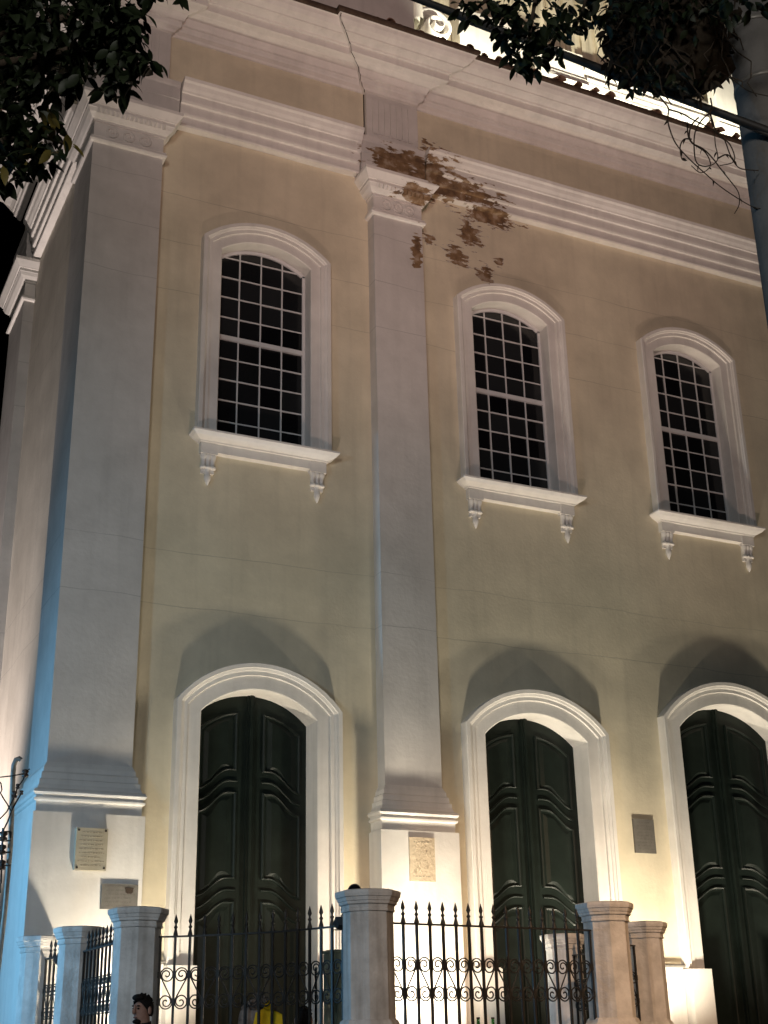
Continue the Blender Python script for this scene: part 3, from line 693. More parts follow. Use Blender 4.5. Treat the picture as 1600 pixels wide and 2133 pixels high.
for a, b, s in PANELS:
    pts = bend(FENCE[a], FENCE[b], s, 40)
    cum = [0.0]
    for p, q_ in zip(pts, pts[1:]): cum.append(cum[-1] + (q_ - p).length)
    tot = cum[-1]
    def along(d):
        for i in range(len(pts) - 1):
            if cum[i + 1] >= d or i == len(pts) - 2:
                t = (d - cum[i]) / max(1e-9, cum[i + 1] - cum[i]); return pts[i].lerp(pts[i + 1], t), (pts[i + 1] - pts[i]).normalized()
    start, end = 0.235, tot - 0.235
    n = max(3, round((end - start) / 0.152)); sp = (end - start) / n
    mid = (FENCE[a] + FENCE[b]) / 2
    fo = thing('iron_railing', (mid.x, mid.y, COPE), FLAB[(a, b)], 'railing', 'iron railings round the forecourt')
    def place(me, nm, parent, d, off=Vector((0, 0, 0))):
        p, t = along(d); o = bpy.data.objects.new(nm, me); C.objects.link(o); o.parent = parent
        o.location = (p.x - mid.x, p.y - mid.y, -COPE); o.rotation_euler = (0, 0, atan2(t.y, t.x)); return o
    q = MB(); k_ = 30; rows = []
    for k in range(k_ + 1):
        p, t = along(start - 0.03 + (end - start + 0.06) * k / k_); nn = Vector((t.y, -t.x)) * 0.017
        rows.append([(p.x - mid.x + nn.x, p.y - mid.y + nn.y, 2.282 - COPE), (p.x - mid.x + nn.x, p.y - mid.y + nn.y, 2.298 - COPE), (p.x - mid.x - nn.x, p.y - mid.y - nn.y, 2.298 - COPE), (p.x - mid.x - nn.x, p.y - mid.y - nn.y, 2.282 - COPE)])
    q.grid(rows, False, True); q.cap(list(reversed(rows[0]))); q.cap(rows[-1]); q.build('top_rail', M['iron'], fo)
    for k in range(n + 1):
        bo = place(bar_me, 'bar', fo, start + sp * k)
        if 0 < k < n:
            so = bpy.data.objects.new('spearhead', spear_me); C.objects.link(so); so.parent = bo
        if k < n: place(scroll_of(k % 2 == 0, sp), 'scroll', fo, start + sp * (k + 0.5))

# low wall under the railings
q = MB(); inner = ring
lo = []
for i, p in enumerate(inner):
    t = (inner[min(i + 1, len(inner) - 1)] - inner[max(i - 1, 0)]).normalized(); lo.append(Vector((t.y, -t.x)))
rows = [[(p.x + n_.x * o, p.y + n_.y * o, z) for p, n_ in zip(inner, lo)] for o, z in ((0.20, 0.0), (0.20, 1.10), (0.25, 1.12), (0.25, 1.20), (0.23, COPE), (-0.23, COPE), (-0.25, 1.20), (-0.25, 1.12), (-0.20, 1.10), (-0.20, 0.4))]
q.grid(rows); q.cap([r[0] for r in rows]); q.cap([r[-1] for r in reversed(rows)])
fw_ = thing('fence_wall', (inner[0].x, inner[0].y, 0), 'low plastered wall with coping that carries the iron railings', 'wall')
o = q.build('wall_body', M['post'], fw_); o.location = (-inner[0].x, -inner[0].y, 0)

# ================================================================== lamps
def floodlight(loc, tgt, label, grp, big=1.0, glassmat='lamp_warm', stand=None):
    o = thing('floodlight', loc, label, 'floodlight', grp)
    d = (Vector(tgt) - Vector(loc)); o.rotation_euler = d.to_track_quat('Y', 'Z').to_euler()
    q = MB(); s = big
    q.grid([[(-0.16 * s, -0.06 * s, -0.12 * s), (0.16 * s, -0.06 * s, -0.12 * s), (0.16 * s, -0.06 * s, 0.12 * s), (-0.16 * s, -0.06 * s, 0.12 * s)],
            [(-0.10 * s, -0.20 * s, -0.07 * s), (0.10 * s, -0.20 * s, -0.07 * s), (0.10 * s, -0.20 * s, 0.07 * s), (-0.10 * s, -0.20 * s, 0.07 * s)]], False, True)
    q.cap([(-0.10 * s, -0.20 * s, -0.07 * s), (-0.10 * s, -0.20 * s, 0.07 * s), (0.10 * s, -0.20 * s, 0.07 * s), (0.10 * s, -0.20 * s, -0.07 * s)])
    q.build('housing', M['housing'], o)
    q = MB(); q.box(-0.15 * s, 0.15 * s, -0.075 * s, -0.062 * s, -0.11 * s, 0.11 * s); q.build('lens', M[glassmat], o)
    q = MB()
    q.tube([(-0.18 * s, -0.1 * s, 0), (-0.18 * s, -0.12 * s, -0.2 * s), (0.18 * s, -0.12 * s, -0.2 * s), (0.18 * s, -0.1 * s, 0)], 0.012 * s, 6); q.build('bracket', M['housing'], o)
    return o
GL = {1.1: 'floodlight on the forecourt beneath the corner pilaster', 5.2: 'floodlight on the forecourt beneath the pilaster between the doors', 9.15: 'floodlight on the steps beneath the wall between second and third doors', 14.0: 'floodlight on the steps beyond the third door'}
for x in NEAR_X: floodlight((x, -1.40, 1.16), (x, -0.45, 4.2), GL[x], 'floodlights at the foot of the facade', 0.9)

# black dome lamp on the nearest post and two dark floodlights fixed behind posts
dp = at(739, 1857, 12.55)
o = thing('dome_camera', (dp.x, dp.y, 2.56), 'glossy black dome on top of the nearest fence post', 'dome camera')
q = MB(); q.lathe((0, 0, 0), [(0.055, 0.0), (0.07, 0.015), (0.07, 0.03)], 20); q.build('base', M['housing'], o)
q = MB(); q.lathe((0, 0, 0.03), [(0.068 * cos(a), 0.075 * sin(a) - 0.01) for a in [k * pi / 20 for k in range(0, 11)]], 20); q.build('dome', M['glossblack'], o)
for (u, v, d, lab, tg) in ((712, 1912, 12.55, 'dark floodlight fixed on the left of the nearest fence post', (2.6, 0, 12.5)), (128, 1990, 15.45, 'small dark floodlight fixed behind the second post from the left', (1.0, 0, 9))):
    p = at(u, v, d); floodlight(p, tg, lab, 'floodlights fixed to the fence posts', 0.5)
# pale green cabinet behind the nearest post
p = at(716, 2060, 12.95)
o = thing('meter_cabinet', (p.x, p.y, 0.75), 'olive green metal cabinet just behind the nearest fence post', 'cabinet')
mm = mat('olive_cabinet_paint', (0.16, 0.18, 0.13), 0.6, 0.15, 6, 0.1, 40, 0.3)
q = MB(); q.box(-0.16, 0.2, -0.1, 0.12, 0.0, 1.33); q.build('body', mm, o)
q = MB(); q.box(-0.17, 0.21, -0.11, 0.13, 1.331, 1.36); q.build('lid', mm, o)
q = MB(); q.box(-0.14, 0.18, -0.108, -0.101, 0.1, 0.62); q.box(-0.14, 0.18, -0.108, -0.101, 0.66, 1.28); q.build('cabinet_door', mm, o)

# ================================================================== plaza clutter
for i, (u, v, lab) in enumerate(((996, 2119, 'left of two green glass bottles on the fence wall'), (1026.5, 2119, 'right of two green glass bottles on the fence wall'))):
    p = at(u, v, 12.95)
    o = thing('bottle', (p.x, p.y, COPE), lab, 'bottle', 'green bottles on the fence wall')
    h = p.z - COPE; q = MB()
    q.lathe((0, 0, 0), [(0.034, 0.0), (0.036, 0.01), (0.036, h * 0.55), (0.030, h * 0.64), (0.016, h * 0.75), (0.0135, h * 0.95)], 14); q.build('glass', M['bottle'], o)
    q = MB(); q.lathe((0, 0, 0), [(0.0155, h * 0.93), (0.0165, h * 0.94), (0.0165, h)], 12); q.build('neck_ring', M['hole'], o)

# grey bundle with a yellow cloth, behind the curved railing
p = at(540, 2076, 13.15); zt = p.z
o = thing('bag', (p.x, p.y, COPE), 'rounded mottled grey bag on the fence wall behind the curved railing', 'bag')
random.seed(12); q = MB(); rows = []
hh = zt - COPE
for k in range(11):
    t = k / 10; z = hh * t; rr = 0.205 * (1 - 0.12 * (1 - t)) * sqrt(max(0.0, 1 - max(0, (t - 0.45) / 0.55) ** 2.4)) + 0.004
    rows.append([(rr * 1.05 * cos(2 * pi * j / 18) * (1 + 0.10 * noise.noise(Vector((cos(2 * pi * j / 18) * 2, sin(2 * pi * j / 18) * 2, t * 3)))), rr * 0.55 * sin(2 * pi * j / 18), z) for j in range(18)])
q.grid(rows, True, True); q.cap(rows[-1], True); q.build('bag_body', M['bag'], o)
q = MB(); q.tube([(-0.02, 0, hh - 0.02), (-0.07, -0.02, hh + 0.025), (0.02, -0.03, hh + 0.03), (0.06, 0, hh - 0.02)], 0.012, 6); q.build('strap', M['bag'], o)
pc = at(560, 2088, 12.98)
q = MB(); rows = []
for i in range(9):
    s = i / 8; row = []
    top = pc.z + (0.025 if 0.3 < s < 0.62 else -0.03) - 0.14 * abs(s - 0.45)
    for j in range(7):
        t = j / 6; row.append((-0.13 + 0.27 * s - 0.05 * (1 - s) * t * 2, -0.02 * sin(6 * s + 3 * t) - 0.02 * t, (top - COPE) * (1 - t)))
    rows.append(row)
back = [[(x, y + 0.012, z) for x, y, z in r] for r in rows]
q.grid(rows, True); q.grid([list(reversed(r)) for r in back], True)
o2 = q.build('cloth', M['yellow']); o2.location = (pc.x, pc.y, COPE); tag(o2, 'bright yellow cloth hanging in front of the mottled grey bag', 'cloth')

# ---- people
def skin_body(name, joints, bones, root, m):
    me = bpy.data.meshes.new(name); me.from_pydata([j[0] for j in joints], bones, [])
    o = bpy.data.objects.new(name, me); C.objects.link(o)
    sk = o.modifiers.new('skin', 'SKIN'); sk.use_smooth_shade = True
    if not me.skin_vertices: me.attributes  # layer is created with the modifier
    lay = me.skin_vertices[0].data if me.skin_vertices else None
    if lay is None:
        bpy.context.view_layer.objects.active = o; o.select_set(True); bpy.ops.object.modifier_remove(modifier='skin')
        bpy.ops.mesh.customdata_skin_add(); sk = o.modifiers.new('skin', 'SKIN'); sk.use_smooth_shade = True; lay = me.skin_vertices[0].data
    for i, j in enumerate(joints): lay[i].radius = j[1] if isinstance(j[1], tuple) else (j[1], j[1])
    lay[root].use_root = True
    ss = o.modifiers.new('sub', 'SUBSURF'); ss.levels = 2; ss.render_levels = 2
    me.materials.append(m)
    return o

def person(name, loc, rz, label, seated=False, shirt='shirt', face=True):
    J = []; B = []
    def j(p, r, par=None):
        J.append((p, r)); i = len(J) - 1
        if par is not None: B.append((par, i))
        return i
    dz = -0.42 if seated else 0.0
    pel = j((0, 0, 0.95 + dz), (0.15, 0.11)); sp1 = j((0, 0.005, 1.12 + dz), (0.14, 0.10), pel); sp2 = j((0, 0.0, 1.30 + dz), (0.165, 0.11), sp1); ch = j((0, -0.01, 1.41 + dz), (0.14, 0.09), sp2)
    nk = j((0, -0.005, 1.49 + dz), 0.058, ch); hb = j((0, -0.03, 1.575 + dz), (0.062, 0.075), nk); hm = j((0, -0.025, 1.64 + dz), (0.074, 0.092), hb); ht = j((0, -0.015, 1.705 + dz), (0.066, 0.082), hm)
    for s in (-1, 1):
        sh = j((s * 0.185, 0, 1.42 + dz), 0.062, ch); el = j((s * 0.25, 0.02, 1.15 + dz), 0.045, sh)
        if seated: wr = j((s * 0.17, -0.22, 1.02 + dz), 0.03, el); hd = j((s * 0.14, -0.29, 0.99 + dz), (0.036, 0.02), wr)
        else: wr = j((s * 0.26, -0.06, 0.90 + dz), 0.03, el); hd = j((s * 0.26, -0.08, 0.82 + dz), (0.036, 0.02), wr)
        hand = Vector(J[hd][0]); dirv = (hand - Vector(J[wr][0])).normalized()
        for f in range(4):
            off = Vector((s * 0.004, 0.026 - 0.018 * f, 0.0)) if not seated else Vector((0.026 - 0.018 * f, 0, 0))
            a_ = j(tuple(hand + off + dirv * 0.04), 0.0095, hd); j(tuple(hand + off + dirv * (0.075 + 0.01 * (f in (1, 2))) + Vector((0, -0.015, 0))), 0.0085, a_)
        j(tuple(hand + dirv * 0.02 + Vector((0, -0.045, 0))), 0.011, hd)
        if seated:
            hp = j((s * 0.10, -0.02, 0.92 + dz), 0.095, pel); kn = j((s * 0.13, -0.44, 0.93 + dz), 0.062, hp); an = j((s * 0.13, -0.46, 0.50 + dz), 0.042, kn)
        else:
            hp = j((s * 0.10, 0, 0.88), 0.095, pel); kn = j((s * 0.11, -0.02, 0.50), 0.062, hp); an = j((s * 0.11, 0.02, 0.09), 0.042, kn)
        a = Vector(J[an][0]); j(tuple(a + Vector((0, -0.14, -0.05))), (0.042, 0.03), an)
    body = skin_body(name, J, B, 0, M['skin']); body.location = loc; body.rotation_euler = (0, 0, rz)
    tag(body, label, 'person')
    # clothes follow the same skeleton, a little larger
    def wear(nm, pick, grow, m):
        idx = [i for i, q_ in enumerate(J) if pick(i, q_)]
        mp_ = {i: k for k, i in enumerate(idx)}
        jj = [(J[i][0], tuple(r + grow for r in (J[i][1] if isinstance(J[i][1], tuple) else (J[i][1],) * 2))) for i in idx]
        bb = [(mp_[x], mp_[y]) for x, y in B if x in mp_ and y in mp_]
        w_ = skin_body(nm, jj, bb, 0, m); w_.parent = body; return w_
    names_torso = {pel, sp1, sp2, ch}
    arms = {i for i, q_ in enumerate(J) if abs(q_[0][0]) > 0.15 and q_[0][2] - dz > 1.1}
    wear('shirt', lambda i, q_: i in names_torso or i in arms, 0.014, M[shirt])
    legs = {i for i, q_ in enumerate(J) if abs(q_[0][0]) in (0.10, 0.11, 0.13) and q_[0][2] - dz < 0.95} - {i for i, q_ in enumerate(J) if q_[1] in (0.0095, 0.0085, 0.011)}
    wear('trousers', lambda i, q_: i == pel or i in legs, 0.013, M['darkcloth'])
    # head details: face points to -y
    c = Vector((0, -0.022, 1.63 + dz))
    q = MB()
    def ell(q, c, rx, ry, rz_, n=14, m=9, keep=None, jit=0.0):
        rows = []
        for a in range(m + 1):
            th = pi * a / m; rows.append([(c[0] + rx * sin(th) * cos(2 * pi * b_ / n) * (1 + jit * random.uniform(-1, 1)), c[1] + ry * sin(th) * sin(2 * pi * b_ / n) * (1 + jit * random.uniform(-1, 1)), c[2] + rz_ * cos(th)) for b_ in range(n)])
        q.grid(rows, True, True)
    random.seed(9)
    hq = MB(); n, m = 20, 12; rows = []
    for a in range(m + 1):
        row = []
        for b_ in range(n):
            ph = 2 * pi * b_ / n; front = max(0, -sin(ph))
            lim = pi * (0.66 - 0.36 * front ** 0.8); th = lim * a / m
            lump = 1 + 0.05 * noise.noise(Vector((cos(ph) * 3, sin(ph) * 3, th * 3)))
            row.append((c.x + 0.086 * lump * sin(th) * cos(ph), c.y + 0.008 + 0.105 * lump * sin(th) * sin(ph), c.z + 0.008 + 0.122 * lump * cos(th)))
        rows.append(row)
    hq.grid(rows, True, True); ell(hq, (0.0, c.y - 0.056, c.z + 0.104), 0.064, 0.045, 0.030)
    for k in range(70):
        a_ = random.uniform(0, 2 * pi); th = random.uniform(0.05, 1.25); dd = Vector((sin(th) * cos(a_), sin(th) * sin(a_), cos(th)))
        if dd.y < -0.75: continue
        p_ = Vector((c.x + 0.085 * dd.x, c.y + 0.008 + 0.103 * dd.y, c.z + 0.008 + 0.119 * dd.z)); l_ = random.uniform(0.012, 0.026)
        sw = Vector((random.uniform(-0.6, 0.6), -0.5, 0.2))
        hq.tube([p_ - dd * 0.01, p_ + (dd * 0.5 + sw * 0.4) * l_, p_ + (dd * 0.6 + sw) * l_], [0.010, 0.007, 0.001], 5)
    hq.build('hair', M['hair'], body)
    if face:
        q = MB(); ell(q, (0, c.y - 0.100, c.z - 0.012), 0.014, 0.022, 0.026, 8, 6); ell(q, (0, c.y - 0.092, c.z + 0.02), 0.010, 0.012, 0.03, 8, 6); q.build('nose', M['skin'], body)
        for s in (-1, 1):
            q = MB(); ell(q, (s * 0.083, c.y + 0.01, c.z - 0.005), 0.012, 0.022, 0.034, 8, 6); q.build('ear', M['skin'], body)
            q = MB(); ell(q, (s * 0.030, c.y - 0.079, c.z + 0.012), 0.013, 0.010, 0.008, 8, 6); q.build('eye', M['hair'], body)
            q = MB(); ell(q, (s * 0.032, c.y - 0.081, c.z + 0.034), 0.020, 0.010, 0.006, 8, 5); q.build('eyebrow', M['hair'], body)
        q = MB(); ell(q, (0, c.y - 0.086, c.z - 0.062), 0.024, 0.010, 0.007, 8, 5); q.build('mouth', mat('lips', (0.20, 0.08, 0.06), 0.5, 0.1, 10, 0), body)
        q = MB(); ell(q, (0, c.y - 0.060, c.z - 0.095), 0.042, 0.040, 0.022, 10, 6); q.build('chin_beard', M['hair'], body)
    q = MB(); rows = []
    for a, (rr, zz) in enumerate(((0.085, 1.455), (0.075, 1.50), (0.068, 1.525), (0.075, 1.53))):
        rows.append([(rr * cos(2 * pi * b_ / 16), 0.0 + rr * 1.0 * sin(2 * pi * b_ / 16) - 0.005, zz + dz + 0.012 * sin(2 * pi * b_ / 16)) for b_ in range(16)])
    q.grid(rows, True, True); q.build('collar', M['darkcloth'], body)
    return body
pp = at(302, 2068, 11.9)
person('person', (pp.x, pp.y, pp.z - 1.775), radians(-62), 'man with black hair and dark shirt standing before a fence post', False)
pp = at(640, 2093, 13.55)
person('person', (pp.x, pp.y + 0.1, pp.z - 1.355), radians(150), 'dark-haired person sitting behind the curved railing, right of the yellow cloth', True, 'darkcloth', True)

# ================================================================== service mast and wires on the left
mp0 = at(30, 1700, 15.6)
o = thing('service_mast', (mp0.x, mp0.y, 0), 'grey electric conduit mast with insulators left of the corner pilaster', 'electric mast')
def rel(u, v, d): p = at(u, v, d); return (p.x - mp0.x, p.y - mp0.y, p.z)
DM = 15.6
q = MB(); xb, yb = rel(22, 1800, DM)[:2]
gp = [(rel(22, 1800, DM)[0], yb, 0.0), rel(10, 1900, DM), rel(22, 1760, DM), rel(27, 1620, DM), rel(29, 1594, DM), rel(34, 1582, DM), rel(40, 1580, DM), rel(44, 1583, DM)]
gp = [(gp[1][0] - 0.10, gp[1][1], 0.0)] + gp[1:]
q.tube(gp, 0.030, 8); q.build('conduit', M['conduit'], o)
def insulator(p, s=1.0):
    q = MB(); q.lathe(p, [(0.012 * s, -0.06 * s), (0.045 * s, -0.05 * s), (0.05 * s, -0.02 * s), (0.025 * s, 0.0), (0.05 * s, 0.02 * s), (0.045 * s, 0.05 * s), (0.012 * s, 0.06 * s)], 10); q.build('insulator', M['porcelain'], o)
for (u, v, s) in ((53, 1611, 0.8), (37, 1638, 0.5), (30, 1655, 0.7), (45, 1651, 0.45), (7, 1742, 1.0), (4, 1770, 1.0), (3, 1802, 1.0)): insulator(rel(u, v, DM - 0.08), s)
q = MB()
for v in (1733, 1752, 1776, 1803): q.tube([rel(4, v, DM - 0.08), rel(22, v - 1, DM - 0.05)], 0.010, 5)
q.tube([rel(6, 1725, DM - 0.08), rel(2, 1840, DM - 0.08)], 0.014, 6); q.tube([rel(22, 1732, DM - 0.05), rel(22, 1745, DM - 0.05)], 0.016, 6)
q.build('bracket', M['housing'], o)
def wire(nm, pts, r, lab, d):
    q = MB(); base = at(pts[0][0], pts[0][1], d)
    P_ = []
    for i in range(len(pts) - 1):
        for k in range(5):
            t = k / 5; P_.append((pts[i][0] + (pts[i + 1][0] - pts[i][0]) * t, pts[i][1] + (pts[i + 1][1] - pts[i][1]) * t))
    P_.append(pts[-1])
    q.tube([at(u, v, d) - base for u, v in P_], r, 5); ob = q.build(nm, M['cable']); ob.location = base
    return tag(ob, lab, 'wire', 'wires at the electric mast')
wire('service_wire', [(-90, 1630), (0, 1619), (27, 1616), (48, 1612), (62, 1602)], 0.008, 'nearly level service wire running left from the mast top insulator', DM - 0.08)
wire('service_wire', [(53, 1613), (48, 1625), (37, 1640), (30, 1660), (15, 1690), (0, 1706), (-40, 1740)], 0.009, 'service wire sloping down left through the small insulators', DM - 0.1)
wire('service_wire', [(45, 1652), (33, 1672), (24, 1690), (16, 1712), (8, 1728), (6, 1745), (3, 1800), (1, 1860)], 0.010, 'service wire hanging down to the insulator rack on the mast', DM - 0.12)
wire('service_wire', [(-6, 1622), (2, 1632), (4, 1645), (1, 1652), (8, 1664), (16, 1676), (24, 1692)], 0.008, 'looped service wire at the far left edge', DM - 0.14)

# ================================================================== pole, cable, vines, foliage
pb = at(1606, 300, 8.5)
o = thing('utility_pole', (pb.x, pb.y, 0), 'round concrete utility pole at right edge, blue on one side and orange on other', 'utility pole')
q = MB(); q.lathe((0, 0, 0), [(0.20, 0.0), (0.19, 2.0), (0.178, 6.0), (0.168, 9.5)], 32); q.build('shaft', M['pole'], o)
for z in (6.9, 7.35):
    q = MB(); q.lathe((0, 0, z), [(0.176, 0), (0.182, 0.0), (0.182, 0.03), (0.176, 0.03)], 24); q.build('steel_band', M['conduit'], o)
for z, a in ((6.0, 3.6), (5.1, 3.9)):
    q = MB(); q.tube([(0.178 * cos(a + t * 0.7), 0.178 * sin(a + t * 0.7), z - 0.35 * t * t) for t in [k / 6 for k in range(7)]], 0.006, 5); q.build('vine_tendril', M['bark'], o)
# telecom cable
ca = at(560, -120, 9.6); cb = at(1600, 276, 8.28)
q = MB(); pts = []
d = cb - ca
for k in range(61):
    t = -0.8 + 2.4 * k / 60; p = ca + d * t; pts.append(p - ca + Vector((0, 0, 0.05 * ((t - 0.5) ** 2))))
q.tube(pts, 0.026, 8)
q2 = [(p[0] + 0.02 * sin(i * 0.9), p[1], p[2] - 0.022 + 0.012 * cos(i * 0.9)) for i, p in enumerate(pts)]
q.tube(q2, 0.014, 6)
ob = q.build('cable', M['cable']); ob.location = ca; tag(ob, 'thick black cable slanting down to the right-hand pole', 'cable')

leaf_cache = []
def leaf_mesh(L_, W_, fold, curl, m, k):
    vs_ = []; n = 5
    for i in range(n + 1):
        t = i / n; wd = W_ * sin(pi * min(1, t * 0.97 + 0.02)) ** 0.75 * (1 - 0.35 * t) if i < n else 0.0
        if i == 0: wd = W_ * 0.06
        z = -curl * t * t * L_
        vs_ += [(-wd, t * L_, z + fold * wd), (0, t * L_, z), (wd, t * L_, z + fold * wd)]
    fs = []
    for i in range(n):
        a = i * 3; fs += [(a, a + 1, a + 4, a + 3), (a + 1, a + 2, a + 5, a + 4)]
    me = bpy.data.meshes.new('leaf'); me.from_pydata(vs_, [], fs); me.materials.append(m)
    for p in me.polygons: p.use_smooth = True
    return me
random.seed(3)
LV = [leaf_mesh(1.0, 0.26 + 0.04 * k, 0.25, 0.25 + 0.1 * k, M['leaf'], k) for k in range(3)]
LY = [leaf_mesh(1.0, 0.28, 0.2, 0.3, M['leafy'], 9)]
LD = [leaf_mesh(1.0, 0.22, 0.5, 0.6, M['dryleaf'], 11)]

def leaf_matrix(p, size, hang=0.6):
    a = random.uniform(0, 2 * pi)
    d = Vector((cos(a), sin(a), -random.uniform(0.1, 1.6) * hang)).normalized()
    q = d.to_track_quat('Y', 'Z'); q = q @ Matrix.Rotation(random.uniform(-0.9, 0.9), 4, 'Y').to_quaternion()
    return Matrix.LocRotScale(p, q, Vector((size, size, size)))

def foliage(root, clusters, size, npx, ysel=None, parts=300, meshes=None, total=None):
    """clusters: (u, v, radius px, depth, weight). Leaves fill a ball round each centre; the nearest are parts, the rest one mesh"""
    L_ = []
    for (u, v, r, dpt, nn) in clusters:
        c = at(u, v, dpt); R_ = r * dpt / FPX
        for k in range(nn):
            while True:
                o_ = Vector((random.uniform(-1, 1), random.uniform(-1, 1), random.uniform(-1, 1)))
                if o_.length < 1: break
            o_ *= R_; o_.y *= 1.3
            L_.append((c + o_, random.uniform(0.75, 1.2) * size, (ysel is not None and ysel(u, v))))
    fw = FW
    def score(t): return (t[0] - CAM).length
    L_.sort(key=score)
    q = MB(); base = root.location
    for i, (p, s, yl) in enumerate(L_):
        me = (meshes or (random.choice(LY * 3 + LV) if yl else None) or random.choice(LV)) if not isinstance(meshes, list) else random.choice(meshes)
        mt = leaf_matrix(p - base, s)
        if i < parts:
            o = bpy.data.objects.new('leaf', me); C.objects.link(o); o.parent = root; o.matrix_local = mt
        else:
            q.add([mt @ v.co for v in me.vertices], [tuple(pl.vertices) for pl in me.polygons], True)
    if q.v:
        o = q.build('foliage', (meshes[0].materials[0] if isinstance(meshes, list) else M['leaf']), root); o['kind'] = 'stuff'
    return L_

def branch(root, pts, r0, r1, nm='branch'):
    q = MB(); n = len(pts); q.tube([Vector(p) - root.location for p in pts], [r0 + (r1 - r0) * i / (n - 1) for i in range(n)], 6); return q.build(nm, M['bark'], root)

# tree on the left, standing outside the frame
tb = Vector((-4.9, -10.6, 0.0))
tree = thing('street_tree', tb, 'dark leafy tree whose drooping branches fill the upper left corner', 'tree')
random.seed(21)
CL = [(60, 40, 90, 7.2, 190), (150, 50, 95, 7.0, 210), (225, 40, 70, 6.8, 150), (40, 140, 90, 7.3, 190), (110, 120, 80, 7.1, 150), (250, 60, 52, 6.9, 60), (-60, 60, 130, 7.4, 90), (-40, 220, 90, 7.4, 50), (200, 110, 55, 6.9, 50),
      (265, 95, 40, 6.7, 40), (255, 145, 34, 6.7, 28), (235, 175, 26, 6.7, 12), (300, 130, 28, 6.6, 14), (322, 138, 18, 6.6, 7), (268, 185, 22, 6.65, 8), (55, 175, 34, 7.0, 18), (285, 20, 38, 6.8, 18), (150, 150, 26, 6.9, 10),
      (330, -6, 18, 6.7, 5), (380, -8, 16, 6.7, 5),
      (30, 270, 60, 7.1, 80), (75, 265, 50, 7.0, 60), (20, 330, 60, 7.1, 80), (70, 320, 44, 7.0, 46), (110, 245, 26, 6.9, 7), (125, 295, 30, 6.9, 10), (15, 365, 34, 7.0, 14), (150, 300, 10, 6.9, 2), (-40, 320, 70, 7.2, 40)]
foliage(tree, CL, 0.088, None, lambda u, v: v > 240)  # low clusters take many leaves coloured as if lit yellow
q = MB(); q.tube([(0, 0, 0), (0.05, 0.05, 1.5), (0.0, 0.2, 3.2), (0.12, 0.5, 5.0), (0.35, 0.7, 6.6)], [0.2, 0.16, 0.14, 0.1, 0.06], 12); q.build('trunk', M['bark'], tree)
T0 = tb + Vector((0.12, 0.5, 5.0)); T1 = tb + Vector((0.35, 0.7, 6.6))
for (e, mid_) in (((150, 60, 7.0), (-20, -60, 7.2)), ((300, 125, 6.65), (160, 30, 7.0)), ((268, 185, 6.7), (220, 90, 6.8)), ((60, 300, 7.05), (-60, 240, 7.3)), ((140, 300, 6.9), (40, 280, 7.1)), ((60, 175, 7.1), (-20, 90, 7.2))):
    branch(tree, [T1 if e[1] < 200 else T0, at(*mid_), at((mid_[0] + e[0]) / 2, (mid_[1] + e[1]) / 2 - 6, mid_[2]), at(*e)], 0.03, 0.005)

# tree on the right: sprigs hanging into the top of the frame
tb2 = Vector((5.2, -11.5, 0.0))
tree2 = thing('street_tree', tb2, 'dark leafy sprigs of a tree hanging over the bright parapet at top', 'tree')
random.seed(33)
CL2 = [(1060, 20, 45, 7.6, 40), (1075, 70, 40, 7.5, 38), (1095, 110, 34, 7.5, 30), (1080, 138, 16, 7.5, 8), (1110, 142, 14, 7.5, 6), (1130, 90, 36, 7.6, 24), (1155, 110, 26, 7.6, 10), (1040, 40, 24, 7.5, 12), (1120, 20, 60, 7.7, 40), (1190, 8, 60, 7.8, 44), (1250, 10, 50, 7.9, 40),
       (965, 18, 18, 7.5, 9), (985, 24, 20, 7.5, 10), (972, 42, 10, 7.5, 3), (1020, 12, 22, 7.5, 10), (1180, 40, 26, 7.7, 14), (1220, 45, 14, 7.7, 5), (1150, 60, 24, 7.6, 12), (1205, 62, 10, 7.7, 2),
       (1310, 10, 60, 8.0, 44), (1380, 0, 60, 8.1, 40), (1450, -5, 60, 8.1, 40), (1520, 0, 45, 7.9, 26), (1580, 0, 34, 7.9, 16), (1200, -70, 160, 8.2, 120), (1450, -80, 160, 8.2, 100)]
foliage(tree2, CL2, 0.082, None)
q = MB(); q.tube([(0, 0, 0), (0.05, 0.05, 1.8), (-0.1, 0.0, 3.8), (-0.15, 0.1, 5.6), (-0.5, 0.1, 7.4), tuple(at(1560, -460, 8.4) - tb2)], [0.2, 0.17, 0.14, 0.11, 0.08, 0.05], 12); q.build('trunk', M['bark'], tree2)
U1 = at(1560, -460, 8.4)
for (e, mid_) in (((1095, 135, 7.5), (1120, -30, 7.7)), ((970, 40, 7.5), (1050, -20, 7.6)), ((1200, 60, 7.7), (1240, -40, 7.9)), ((1380, 20, 8.1), (1360, -60, 8.2)), ((1560, 10, 7.9), (1500, -60, 8.1))):
    branch(tree2, [U1, at(*mid_), at((mid_[0] + e[0]) / 2, (mid_[1] + e[1]) / 2 - 8, e[2]), at(*e)], 0.025, 0.004)

